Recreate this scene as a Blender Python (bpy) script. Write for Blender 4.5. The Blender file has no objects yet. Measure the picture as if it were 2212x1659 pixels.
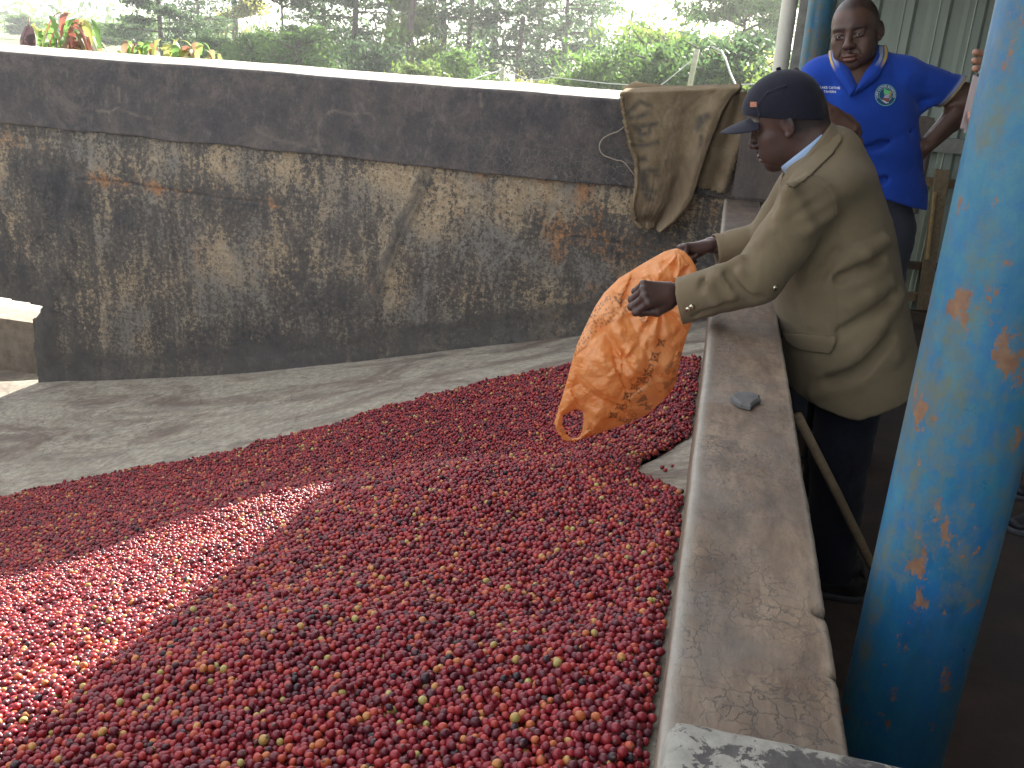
import bpy, bmesh, math, random
import numpy as np
from mathutils import Vector, Matrix, kdtree
from mathutils.bvhtree import BVHTree
random.seed(7); rng = np.random.default_rng(7)
S = bpy.context.scene
COL = S.collection
R_ = math.radians

# ------------------------------------------------------------------ camera
FPX, CX, CY = 1999., 1106., 829.5          # focal length and centre of the photograph measured in 2212-px units
PITCH, ROLL, YAW = R_(19.25), R_(4.1), R_(11.8)
EYE = np.array([0, 0, 1.42])
FW = np.array([-math.sin(YAW)*math.cos(PITCH), math.cos(YAW)*math.cos(PITCH), -math.sin(PITCH)])
_r = np.array([math.cos(YAW), math.sin(YAW), 0.]); _u = np.cross(_r, FW)
RT = _r*math.cos(ROLL)+_u*math.sin(ROLL); UP = np.cross(RT, FW)
cd = bpy.data.cameras.new("camera"); cam = bpy.data.objects.new("camera", cd); COL.objects.link(cam)
cd.sensor_width = 36; cd.lens = 36*FPX/2212; cd.clip_start = .05; cd.clip_end = 2000
m = Matrix.Identity(4)
for i in range(3):
    m[i][0], m[i][1], m[i][2], m[i][3] = RT[i], UP[i], -FW[i], EYE[i]
cam.matrix_world = m; S.camera = cam

# ------------------------------------------------------------------ light
SUN_AZ, SUN_EL = 12.0, 25.5               # clockwise from +Y
w = bpy.data.worlds.new("World"); S.world = w; w.use_nodes = True
nt = w.node_tree; nt.nodes.clear()
sky = nt.nodes.new('ShaderNodeTexSky'); sky.sky_type = 'NISHITA'; sky.sun_disc = False
sky.sun_elevation = R_(SUN_EL); sky.sun_rotation = R_(SUN_AZ); sky.air_density = 1.0; sky.dust_density = 2.5; sky.altitude = 1500
bg = nt.nodes.new('ShaderNodeBackground'); bg.inputs[1].default_value = .085
wo = nt.nodes.new('ShaderNodeOutputWorld'); mxs = nt.nodes.new('ShaderNodeMix'); mxs.data_type = 'RGBA'; mxs.inputs[0].default_value = .55; mxs.inputs[7].default_value = (6.0, 5.7, 5.4, 1); nt.links.new(sky.outputs[0], mxs.inputs[6]); nt.links.new(mxs.outputs[2], bg.inputs[0]); nt.links.new(bg.outputs[0], wo.inputs[0])
sd = bpy.data.lights.new("sun", 'SUN'); sd.energy = 5.0; sd.angle = R_(.5); sd.color = (1, .93, .82)
sun = bpy.data.objects.new("sun", sd); COL.objects.link(sun)
az, el = R_(SUN_AZ), R_(SUN_EL)
sdir = Vector((math.sin(az)*math.cos(el), math.cos(az)*math.cos(el), math.sin(el)))
sun.rotation_euler = sdir.to_track_quat('Z', 'Y').to_euler(); sun.location = sdir*30
vs = S.view_settings; vs.view_transform = 'Standard'; vs.look = 'None'; vs.exposure = 2.4; vs.gamma = 1; vs.use_curve_mapping = False
S.render.engine = 'CYCLES'
S.cycles.max_bounces = 6; S.cycles.transparent_max_bounces = 8

def ray(u, v): return FW+RT*(u-CX)/FPX-UP*(v-CY)/FPX
def at(u, v, d): return EYE+ray(u, v)*d
def atz(u, v, z): r = ray(u, v); return EYE+r*((z-EYE[2])/r[2])
def aty(u, v, y): r = ray(u, v); return EYE+r*((y-EYE[1])/r[1])
def pix(P):
    d = np.asarray(P, float)-EYE; z = d@FW
    return CX+FPX*(d@RT)/z, CY-FPX*(d@UP)/z, z

# ------------------------------------------------------------------ material helper
class MT:
    def __init__(s, name, rough=.8, **kw):
        s.m = bpy.data.materials.new(name); s.m.use_nodes = True; s.t = s.m.node_tree; s.t.nodes.clear()
        s.out = s.t.nodes.new('ShaderNodeOutputMaterial'); s.b = s.t.nodes.new('ShaderNodeBsdfPrincipled')
        s.t.links.new(s.b.outputs[0], s.out.inputs[0]); s.b.inputs['Roughness'].default_value = rough
        s.co = None
        for k, v in kw.items(): s.set(k, v)
    def lk(s, sock, v):
        if isinstance(v, bpy.types.NodeSocket): s.t.links.new(v, sock)
        elif v is not None:
            if isinstance(v, (tuple, list)) and len(v) == 3 and sock.type == 'RGBA': v = (*v, 1)
            sock.default_value = v
    def set(s, k, v): s.lk(s.b.inputs[k.replace('_', ' ')], v)
    def nd(s, ty, **kw):
        n = s.t.nodes.new('ShaderNode'+ty)
        for k, v in kw.items(): setattr(n, k, v)
        return n
    def coord(s, scale=(1, 1, 1), rot=(0, 0, 0), kind='Object'):
        if s.co is None: s.co = s.nd('TexCoord')
        mp = s.nd('Mapping'); mp.inputs['Scale'].default_value = scale; mp.inputs['Rotation'].default_value = rot
        s.t.links.new(s.co.outputs[kind], mp.inputs[0]); return mp.outputs[0]
    def noise(s, scale=5, detail=5, rough=.6, vec=None, dist=0, col=False):
        n = s.nd('TexNoise'); s.lk(n.inputs['Vector'], vec if vec is not None else s.coord())
        n.inputs['Scale'].default_value = scale; n.inputs['Detail'].default_value = detail
        n.inputs['Roughness'].default_value = rough; n.inputs['Distortion'].default_value = dist
        return n.outputs[1 if col else 0]
    def voro(s, scale=5, feature='F1', vec=None, out=0, rnd=1):
        n = s.nd('TexVoronoi', feature=feature); s.lk(n.inputs['Vector'], vec if vec is not None else s.coord())
        n.inputs['Scale'].default_value = scale; n.inputs['Randomness'].default_value = rnd
        return n.outputs[out]
    def wave(s, scale, vec=None, dist=0, direction='X', prof='SIN'):
        n = s.nd('TexWave', bands_direction=direction, wave_profile=prof); s.lk(n.inputs['Vector'], vec if vec is not None else s.coord())
        n.inputs['Scale'].default_value = scale; n.inputs['Distortion'].default_value = dist; return n.outputs[1]
    def ramp(s, f, stops, interp='LINEAR'):
        n = s.nd('ValToRGB'); n.color_ramp.interpolation = interp; e = n.color_ramp.elements
        while len(e) < len(stops): e.new(.5)
        for i, (p, c) in enumerate(stops):
            e[i].position = p; e[i].color = (*c, 1) if isinstance(c, (tuple, list)) else (c, c, c, 1)
        s.lk(n.inputs[0], f); return n.outputs[0]
    def mix(s, f, a, b, mode='MIX'):
        n = s.nd('Mix', data_type='RGBA', blend_type=mode); s.lk(n.inputs[0], f); s.lk(n.inputs[6], a); s.lk(n.inputs[7], b); return n.outputs[2]
    def math(s, op, a, b=None, clamp=False):
        n = s.nd('Math', operation=op, use_clamp=clamp); s.lk(n.inputs[0], a)
        if b is not None: s.lk(n.inputs[1], b)
        return n.outputs[0]
    def attr(s, name, typ='GEOMETRY', out=0):
        n = s.nd('Attribute', attribute_name=name, attribute_type=typ); return n.outputs[out]
    def bump(s, h, strength=.3, dist=.01):
        n = s.nd('Bump'); n.inputs['Strength'].default_value = strength; n.inputs['Distance'].default_value = dist
        s.lk(n.inputs['Height'], h); s.t.links.new(n.outputs[0], s.b.inputs['Normal']); return n.outputs[0]
    def translucent(s, col, f=.5):
        tr = s.nd('BsdfTranslucent'); s.lk(tr.inputs[0], col); mx = s.nd('MixShader'); mx.inputs[0].default_value = f
        s.t.links.new(s.b.outputs[0], mx.inputs[1]); s.t.links.new(tr.outputs[0], mx.inputs[2]); s.t.links.new(mx.outputs[0], s.out.inputs[0])

def simple(name, c, rough=.7, var=.25, scale=8, bump=.2, metal=0, bs=None, bdist=.003):
    M = MT(name, rough); n = M.noise(scale, 6, .65)
    c1 = tuple(x*(1-var) for x in c); c2 = tuple(min(1, x*(1+var)) for x in c)
    M.set('Base_Color', M.ramp(n, [(.3, c1), (.7, c2)])); M.set('Metallic', metal)
    if bump: M.bump(M.noise(bs or scale*6, 4), bump, bdist)
    return M.m

# ------------------------------------------------------------------ object helpers
def tag(o, label=None, cat=None, group=None, kind=None):
    if label: o['label'] = label
    if cat: o['category'] = cat
    if group: o['group'] = group
    if kind: o['kind'] = kind
    return o
def empty(name, loc, label, cat, group=None):
    o = bpy.data.objects.new(name, None); COL.objects.link(o); o.location = loc; o.empty_display_size = .1
    return tag(o, label, cat, group)
def obj(name, V, F, mat, parent=None, loc=None, smooth=False, attrs=None, origin=True):
    """V in world coordinates. A child keeps its parent's origin; a root gets its origin at the base centre."""
    V = np.asarray(V, float).reshape(-1, 3)
    if parent is not None: off = np.array(parent_world(parent))
    elif loc is not None: off = np.array(loc, float)
    elif origin: off = np.array([(V[:, 0].min()+V[:, 0].max())/2, (V[:, 1].min()+V[:, 1].max())/2, V[:, 2].min()])
    else: off = np.zeros(3)
    me = bpy.data.meshes.new(name); me.from_pydata((V-off).tolist(), [], F if isinstance(F, list) else F.tolist())
    if mat: me.materials.append(mat)
    if smooth: me.shade_smooth()
    if attrs:
        for k, a in attrs.items():
            a = np.asarray(a, np.float32)
            if a.ndim == 1:
                at_ = me.attributes.new(k, 'FLOAT', 'POINT'); at_.data.foreach_set('value', a)
            else:
                if a.shape[1] == 3: a = np.c_[a, np.ones(len(a), np.float32)]
                at_ = me.attributes.new(k, 'FLOAT_COLOR', 'POINT'); at_.data.foreach_set('color', a.ravel())
    o = bpy.data.objects.new(name, me); COL.objects.link(o)
    if parent is not None: o.parent = parent
    else: o.location = off
    return o
def parent_world(p):
    t = Vector((0, 0, 0)); q = p
    while q is not None: t = t+q.location; q = q.parent
    return t

class Geo:
    def __init__(s): s.V = []; s.F = []
    def add(s, V, F):
        b = len(s.V); s.V += [tuple(v) for v in V]; s.F += [[i+b for i in f] for f in F]; return s
    def box(s, c, h, rot=None, jit=0, taper=None):
        c = np.array(c); h = np.array(h); P = []
        for sx in (-1, 1):
            for sy in (-1, 1):
                for sz in (-1, 1):
                    p = np.array([sx, sy, sz])*h
                    if jit: p = p+rng.normal(0, jit, 3)
                    if rot is not None: p = np.array(rot) @ p
                    P.append(c+p)
        return s.add(P, [[0, 1, 3, 2], [4, 6, 7, 5], [0, 4, 5, 1], [2, 3, 7, 6], [0, 2, 6, 4], [1, 5, 7, 3]])
    def tube(s, pts, r, n=8, cap=True):
        pts = [np.array(p, float) for p in pts]; rs = r if hasattr(r, '__len__') else [r]*len(pts)
        b = len(s.V); prev = None
        for i, p in enumerate(pts):
            d = pts[min(i+1, len(pts)-1)]-pts[max(i-1, 0)]; d = d/(np.linalg.norm(d)+1e-9)
            if prev is None:
                a = np.cross(d, [0, 0, 1] if abs(d[2]) < .9 else [1, 0, 0])
            else: a = prev-d*(prev@d)
            a = a/(np.linalg.norm(a)+1e-9); prev = a; c = np.cross(d, a)
            for k in range(n):
                t = 2*math.pi*k/n; s.V.append(tuple(p+rs[i]*(a*math.cos(t)+c*math.sin(t))))
        for i in range(len(pts)-1):
            for k in range(n):
                q = b+i*n; s.F.append([q+k, q+(k+1) % n, q+n+(k+1) % n, q+n+k])
        if cap: s.F.append([b+k for k in range(n)][::-1]); s.F.append([b+(len(pts)-1)*n+k for k in range(n)])
        return s
    def mk(s, name, mat, parent=None, smooth=False, **kw): return obj(name, s.V, s.F, mat, parent, smooth=smooth, **kw)

def gridfaces(ny, nx):
    i = np.arange(ny*nx).reshape(ny, nx)
    return np.stack([i[:-1, :-1], i[:-1, 1:], i[1:, 1:], i[1:, :-1]], -1).reshape(-1, 4)

def vnoise(P, scale, seed=0):
    """cheap smooth value noise, numpy"""
    P = np.asarray(P, float)*scale; n = P.shape[1]
    if n == 2: P = np.c_[P, np.zeros(len(P))]
    I = np.floor(P).astype(np.int64); f = P-I; f = f*f*(3-2*f)
    def h(ix, iy, iz):
        v = (ix*374761393+iy*668265263+iz*2147483647+seed*1013904223) & 0xffffffff
        v = ((v ^ (v >> 13))*1274126177) & 0xffffffff; v = (v ^ (v >> 16)) & 0xffff
        return v/32767.5-1
    out = 0
    for dx in (0, 1):
        for dy in (0, 1):
            for dz in (0, 1):
                wt = (f[:, 0] if dx else 1-f[:, 0])*(f[:, 1] if dy else 1-f[:, 1])*(f[:, 2] if dz else 1-f[:, 2])
                out = out+wt*h(I[:, 0]+dx, I[:, 1]+dy, I[:, 2]+dz)
    return out
def fbm(P, scale, oct=4, seed=0):
    a = 1; s = 0; t = 0
    for o in range(oct): s = s+a*vnoise(P, scale*2**o, seed+o); t += a; a *= .5
    return s/t
def segdist(P, a, b):
    a = np.array(a, float); b = np.array(b, float); ba = b-a
    t = np.clip((P-a)@ba/(ba@ba+1e-12), 0, 1); return np.linalg.norm(P-a-t[:, None]*ba, axis=1), t
def polydist(P, pts):
    d = np.full(len(P), 1e9)
    for a, b in zip(pts[:-1], pts[1:]): d = np.minimum(d, segdist(P, a, b)[0])
    return d
def inpoly(P, poly):
    x, y = P[:, 0], P[:, 1]; ins = np.zeros(len(P), bool); n = len(poly)
    for i in range(n):
        x1, y1 = poly[i]; x2, y2 = poly[(i+1) % n]
        c = ((y1 > y) != (y2 > y)) & (x < (x2-x1)*(y-y1)/(y2-y1+1e-12)+x1); ins ^= c
    return ins

# ------------------------------------------------------------------ implicit modelling (surface nets)
class SDF:
    def __init__(s, lo, hi, res):
        s.lo = np.array(lo, float); s.res = res; n = np.ceil((np.array(hi)-s.lo)/res).astype(int)+1; s.n = n
        s.F = np.full(n, 1.0, np.float32)
    def _blk(s, lo, hi):
        a = np.maximum(np.floor((np.array(lo)-s.lo)/s.res).astype(int), 0); b = np.minimum(np.ceil((np.array(hi)-s.lo)/s.res).astype(int)+1, s.n)
        if (b <= a).any(): return None, None
        g = np.meshgrid(*[s.lo[i]+s.res*np.arange(a[i], b[i]) for i in range(3)], indexing='ij')
        return tuple(slice(a[i], b[i]) for i in range(3)), np.stack(g, -1).astype(np.float32)
    def op(s, lo, hi, fn, k=.01, mode='u'):
        mg = k+4*s.res; sl, P = s._blk(np.array(lo)-mg, np.array(hi)+mg)
        if sl is None: return s
        d = fn(P).astype(np.float32); Fo = s.F[sl]
        if mode == 's':
            A = -Fo; h = np.clip(.5+.5*(A-d)/k, 0, 1); s.F[sl] = -((A*(1-h)+d*h)-k*h*(1-h))
        elif mode == 'i':
            A = -Fo; B = -d; h = np.clip(.5+.5*(A-B)/k, 0, 1); s.F[sl] = -((A*(1-h)+B*h)-k*h*(1-h))
        else:
            h = np.clip(.5+.5*(Fo-d)/k, 0, 1); s.F[sl] = Fo*(1-h)+d*h-k*h*(1-h)
        return s
    def cap(s, a, b, ra, rb=None, k=.01, mode='u', sc=(1, 1, 1)):
        rb = ra if rb is None else rb; a = np.array(a, float); b = np.array(b, float); q = np.array(sc, float)
        rr = max(ra, rb)*max(1/q.min(), 1); lo = np.minimum(a, b)-rr; hi = np.maximum(a, b)+rr
        def fn(P):
            p = (P-a.astype(np.float32))*q.astype(np.float32); ba = ((b-a)*q).astype(np.float32); t = np.clip((p@ba)/(ba@ba+1e-9), 0, 1)
            return (np.linalg.norm(p-t[..., None]*ba, axis=-1)-(ra+(rb-ra)*t))/q.max()
        return s.op(lo, hi, fn, k, mode)
    def chain(s, pts, rs, k=.01, mode='u', sc=(1, 1, 1)):
        for i in range(len(pts)-1): s.cap(pts[i], pts[i+1], rs[i], rs[i+1], k, mode, sc)
        return s
    def ell(s, c, r, k=.01, mode='u', rot=None):
        c = np.array(c, float); r = np.array(r, float); R = np.eye(3) if rot is None else np.array(rot)
        rr = r.max()
        def fn(P):
            p = ((P-c.astype(np.float32))@R.astype(np.float32)); k0 = np.linalg.norm(p/r, axis=-1); k1 = np.linalg.norm(p/(r*r), axis=-1)+1e-9
            return k0*(k0-1)/k1
        return s.op(c-rr, c+rr, fn, k, mode)
    def cut(s, p, n, k=.004):
        """keep the side opposite to n"""
        p = np.array(p, float); n = np.array(n, float); n = n/np.linalg.norm(n)
        sl, P = s._blk(s.lo, s.lo+s.res*s.n)
        d = ((P-p.astype(np.float32))@n.astype(np.float32)); s.F[sl] = np.maximum(s.F[sl], d); return s
    def mesh(s):
        F = s.F; n = F.shape; ins = F < 0
        c = [(0, 0, 0), (1, 0, 0), (0, 1, 0), (1, 1, 0), (0, 0, 1), (1, 0, 1), (0, 1, 1), (1, 1, 1)]
        def sub(A, o): return A[o[0]:n[0]-1+o[0], o[1]:n[1]-1+o[1], o[2]:n[2]-1+o[2]]
        cnt = sum(sub(ins, o).astype(np.int8) for o in c); act = (cnt > 0) & (cnt < 8)
        idx = np.argwhere(act); N = len(idx); vid = np.full(act.shape, -1, np.int64); vid[act] = np.arange(N)
        acc = np.zeros((N, 3)); w = np.zeros(N)
        val = [F[idx[:, 0]+o[0], idx[:, 1]+o[1], idx[:, 2]+o[2]] for o in c]
        for i in range(8):
            for j in range(i+1, 8):
                df = np.array(c[j])-np.array(c[i])
                if np.abs(df).sum() != 1: continue
                a, b = val[i], val[j]; cr = (a < 0) != (b < 0); t = np.where(cr, a/(a-b+1e-12), 0)
                acc += np.where(cr[:, None], np.array(c[i])+t[:, None]*df, 0); w += cr
        V = (idx+acc/w[:, None])*s.res+s.lo
        Fs = []
        for ax in range(3):
            o = [0, 0, 0]; o[ax] = 1; A = ins[tuple(slice(0, n[i]-o[i]) for i in range(3))]; B = ins[tuple(slice(o[i], n[i]) for i in range(3))]
            e = np.argwhere(A != B); u, v = (ax+1) % 3, (ax+2) % 3
            ok = (e[:, u] > 0) & (e[:, v] > 0) & (e[:, u] < n[u]-1) & (e[:, v] < n[v]-1); e = e[ok]; inside = A[tuple(e.T)]
            def g(du, dv): q = e.copy(); q[:, u] -= du; q[:, v] -= dv; return vid[tuple(q.T)]
            q = np.stack([g(0, 0), g(1, 0), g(1, 1), g(0, 1)], 1); q[~inside] = q[~inside][:, ::-1]; Fs.append(q)
        Fq = np.concatenate(Fs); Fq = Fq[(Fq >= 0).all(1)]
        return V, Fq
def lap(V, F, it=2, lam=.5):
    E = np.concatenate([F[:, [0, 1]], F[:, [1, 2]], F[:, [2, 3]], F[:, [3, 0]]])
    for _ in range(it):
        A = np.zeros_like(V); c = np.zeros(len(V))
        np.add.at(A, E[:, 0], V[E[:, 1]]); np.add.at(A, E[:, 1], V[E[:, 0]]); np.add.at(c, E[:, 0], 1); np.add.at(c, E[:, 1], 1)
        V = V+(A/np.maximum(c, 1)[:, None]-V)*lam
    return V
def vnormals(V, F):
    a, b, c, d = V[F[:, 0]], V[F[:, 1]], V[F[:, 2]], V[F[:, 3]]; nn = np.cross(c-a, d-b); N = np.zeros_like(V)
    for i in range(4): np.add.at(N, F[:, i], nn)
    return N/(np.linalg.norm(N, axis=1)[:, None]+1e-12)
def frame(x, zhint):
    x = np.array(x, float); x /= np.linalg.norm(x); z = np.array(zhint, float); z = z-x*(z@x); z /= np.linalg.norm(z); y = np.cross(z, x)
    return np.stack([x, y, z], 1)
# ================================================================== SETTING
YW = 5.2; ZT = 1.259; LX0, LX1, LZ = .013, .197, .80      # tank wall plane, its top, ledge edges and top
# ---- hopper surface through measured points (thin plate)
_cp = [at(*q) for q in [(1400,1650,1.17),(1100,1650,1.2),(700,1650,1.27),(300,1650,1.38),(0,1650,1.5),(1420,1500,1.32),(1100,1480,1.38),(600,1450,1.55),(100,1450,1.85),
 (1440,1300,1.65),(1100,1300,1.8),(600,1300,2.0),(0,1300,2.75),(1470,1150,2.1),(1200,1150,2.25),(800,1150,2.47),(400,1160,2.95),(0,1180,3.6),
 (1480,1060,2.4),(1200,1030,2.72),(1000,1012,2.93),(800,1040,3.12),(500,1060,3.6),(1390,1000,2.85),(1200,980,3.25),(1000,970,3.65),(800,980,3.85),(500,1010,4.15),
 (1490,950,3.0),(1500,880,3.3),(1515,780,3.9),(1350,850,3.7),(1230,795,4.4),(950,860,4.4),(700,930,4.4),(350,1010,4.4),(0,1085,4.5)]]
_cp += [(0,5.2,.11),(-.735,5.2,-.08),(-2,5.2,-.40),(-4.28,5.2,-.87),(-6,5.2,-1.2),(.01,4.6,.19),(0,.45,.60),(-.6,.45,.50),(-1.3,.45,.28),(-2.6,1.2,-.25),(-3.5,2.2,-.75),(-4.6,3.2,-1.0),(-4.2,.8,-.8),(-6.2,3,-1.3),(-6.2,1,-1.25),(-3,.45,-.42)]
_cp = np.array(_cp)
def _tps(r): return np.where(r > 0, r*r*np.log(r+1e-9), 0)
_n = len(_cp); _K = _tps(np.linalg.norm(_cp[:, None, :2]-_cp[None, :, :2], axis=-1))+np.eye(_n)*.02
_A = np.zeros((_n+3, _n+3)); _A[:_n, :_n] = _K; _A[:_n, _n] = 1; _A[:_n, _n+1:] = _cp[:, :2]; _A[_n:, :_n] = _A[:_n, _n:].T
_w = np.linalg.solve(_A, np.r_[_cp[:, 2], 0, 0, 0])
def surf(x, y):
    q = np.stack([x, y], -1).reshape(-1, 2); r = np.linalg.norm(q[:, None]-_cp[None, :, :2], axis=-1)
    X_, Y_ = q[:, 0], q[:, 1]; b = .055*np.exp(-((X_+.62)/.40)**2-((Y_-2.22)/.30)**2)-.045*np.exp(-((X_+.75)/.60)**2-((Y_-2.98)/.24)**2)-.035*np.exp(-((X_+.20)/.16)**2-((Y_-1.45)/.16)**2)+.02*np.exp(-((X_+.75)/.25)**2-((Y_-1.35)/.2)**2)
    return (_tps(r)@_w[:_n]+_w[_n]+q@_w[_n+1:]+b).reshape(np.shape(x))
def on_surf(u, v):
    r = ray(u, v); lo, hi = .6, 12.
    for d in np.linspace(.8, 8, 160):
        P = EYE+r*d
        if P[2] < surf(P[0], P[1]): return P
    return P
edge_px = [(1490,1078),(1462,1066),(1440,1058),(1415,1050),(1390,1042),(1374,1024),(1388,1004),(1430,982),(1462,962),(1496,940)]
far_px = [(1517,779),(1480,782),(1440,780),(1380,785),(1320,784),(1270,790),(1225,797),(1180,806),(1130,817),(1085,822),(1040,836),(1000,846),(955,858),(925,863),(885,877),(850,884),(800,897),(745,915),(722,928),(700,930),(655,944),(600,958),(555,963),(530,975),(500,985),(430,1000),(390,1009),(350,1012),(300,1018),(250,1030),(170,1045),(120,1056),(80,1064),(0,1085)]
e1 = [on_surf(*p)[:2] for p in edge_px]; e2 = [on_surf(*p)[:2] for p in far_px]
HEAP = [(LX0-.004, .42), (LX0-.004, e1[0][1])]+[tuple(p) for p in e1]+[(LX0-.004, e1[-1][1]), (LX0-.004, e2[0][1])]+[tuple(p) for p in e2]+[(-4.6, 3.0), (-5.2, 2.2), (-4.6, .42)]
HB = np.array(HEAP)
def heap_in(x, y):
    P = np.c_[np.ravel(x), np.ravel(y)]; ins = inpoly(P, HEAP); d = polydist(P, HEAP+[HEAP[0]])
    return np.where(ins, d, -d).reshape(np.shape(x))

# ---- materials
def m_wall(lower=True):
    M = MT('tank_wall' if lower else 'plaster_band', .88); a = M.coord(); st = M.coord((1, 1, .22)); z = M.nd('SeparateColor'); M.lk(z.inputs[0], M.attr('zone'))
    big = M.noise(1.6, 4); mid = M.noise(9, 8, .75); dark = M.ramp(mid, [(.3, (.022, .023, .026)), (.5, (.045, .045, .047)), (.72, (.090, .084, .078))])
    dark = M.mix(M.ramp(big, [(.42, 0), (.68, .7)]), dark, M.ramp(mid, [(.3, (.05, .047, .042)), (.7, (.115, .10, .082))]))
    if lower:
        grain = M.math('MULTIPLY', M.noise(38, 10, .8), 1.0); streak = M.noise(11, 8, .75, st); blot = M.noise(3.2, 9, .68, M.coord((1, 1, .55)), .6)
        v = M.math('ADD', M.math('MULTIPLY', grain, .95), M.math('MULTIPLY', streak, .55)); v = M.math('ADD', v, M.math('MULTIPLY', blot, .50)); v = M.math('ADD', v, M.math('MULTIPLY', z.outputs[0], .30))
        v = M.math('SUBTRACT', v, .28); peel = M.ramp(v, [(.915, 0), (.94, .9), (1, 1)]); soft = M.ramp(v, [(.76, 0), (.9, .6)])
        tone = M.ramp(M.noise(24, 6, .7), [(.3, (.20, .15, .09)), (.5, (.34, .265, .165)), (.68, (.46, .38, .25))])
        grey = M.ramp(M.noise(17, 6, .7), [(.3, (.13, .125, .11)), (.7, (.25, .235, .20))])
        tone = M.mix(M.ramp(M.noise(2.1, 3), [(.42, 0), (.6, 1)]), tone, grey)
        orn = M.ramp(M.math('ADD', M.noise(6, 8, .75, M.coord((1, 1, .6), kind='Object')), M.math('MULTIPLY', z.outputs[1], .22)), [(.60, 0), (.72, .9)])
        tone = M.mix(orn, tone, M.ramp(M.noise(30, 4), [(.3, (.26, .11, .045)), (.7, (.42, .22, .09))]))
        c = M.mix(soft, dark, (.15, .13, .10)); c = M.mix(peel, c, tone); c = M.mix(M.ramp(M.noise(70, 4, .8), [(.54, 0), (.64, .8)]), c, dark)
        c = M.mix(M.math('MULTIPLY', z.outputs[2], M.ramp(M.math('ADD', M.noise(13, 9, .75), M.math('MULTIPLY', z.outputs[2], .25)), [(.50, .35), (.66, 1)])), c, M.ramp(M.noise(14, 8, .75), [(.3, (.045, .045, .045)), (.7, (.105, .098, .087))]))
        h = M.math('ADD', M.math('MULTIPLY', peel, -.5), M.noise(60, 6, .7))
    else:
        c = M.mix(.4, dark, (.070, .063, .066)); c = M.mix(M.ramp(M.noise(4, 9, .8, None, .5), [(.46, 0), (.66, .8)]), c, (.15, .125, .105)); c = M.mix(M.ramp(M.noise(22, 9, .82, M.coord((1, 1, .5))), [(.53, 0), (.64, .55)]), c, (.17, .155, .135)); c = M.mix(M.ramp(M.noise(13, 9, .8), [(.54, 0), (.66, .6)]), c, (.03, .03, .034))
        cr = M.voro(26, 'DISTANCE_TO_EDGE', M.mix(.06, M.coord(), M.noise(9, 4, col=True), 'ADD')); crm = M.math('MULTIPLY', M.ramp(cr, [(.0, 1), (.035, 0)]), z.outputs[1])
        c = M.mix(M.math('MULTIPLY', crm, .8), c, (.22, .20, .165)); c = M.mix(z.outputs[0], c, M.ramp(M.noise(20, 5), [(.3, (.14, .12, .095)), (.7, (.23, .20, .155))]))
        c = M.mix(M.ramp(M.noise(42, 8, .8), [(.60, 0), (.7, .5)]), c, (.24, .22, .19)); h = M.math('ADD', M.noise(60, 6, .7), M.math('MULTIPLY', crm, -.6))
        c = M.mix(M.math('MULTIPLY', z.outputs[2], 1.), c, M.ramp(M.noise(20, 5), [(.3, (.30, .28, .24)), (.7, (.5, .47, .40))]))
    M.set('Base_Color', c); M.bump(h, .5, .012); M.b.inputs['Specular IOR Level'].default_value = .3
    return M.m
def m_floor():
    M = MT('hopper_concrete', .85); rot = M.coord((1, 2.0, 1), (0, 0, R_(38)))
    c = M.ramp(M.noise(26, 9, .78), [(.30, (.155, .138, .105)), (.5, (.30, .275, .215)), (.68, (.46, .425, .34))])
    c = M.mix(M.ramp(M.noise(1.5, 7, .68, rot, .8), [(.46, 0), (.62, .9)]), c, M.ramp(M.noise(22, 8, .75), [(.3, (.085, .065, .054)), (.7, (.19, .14, .105))]))
    c = M.mix(M.ramp(M.noise(3.7, 8, .7, M.coord((1, 2.4, 1), (0, 0, R_(30)))), [(.5, 0), (.75, .65)]), c, (.125, .12, .115))
    cr = M.voro(1.9, 'DISTANCE_TO_EDGE', M.mix(.22, M.coord(), M.noise(5, 6, .7, col=True), 'ADD')); c = M.mix(M.ramp(cr, [(0, .85), (.006, 0)]), c, (.05, .045, .04))
    M.set('Base_Color', c); M.bump(M.noise(34, 9, .8), .55, .01); return M.m
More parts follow.
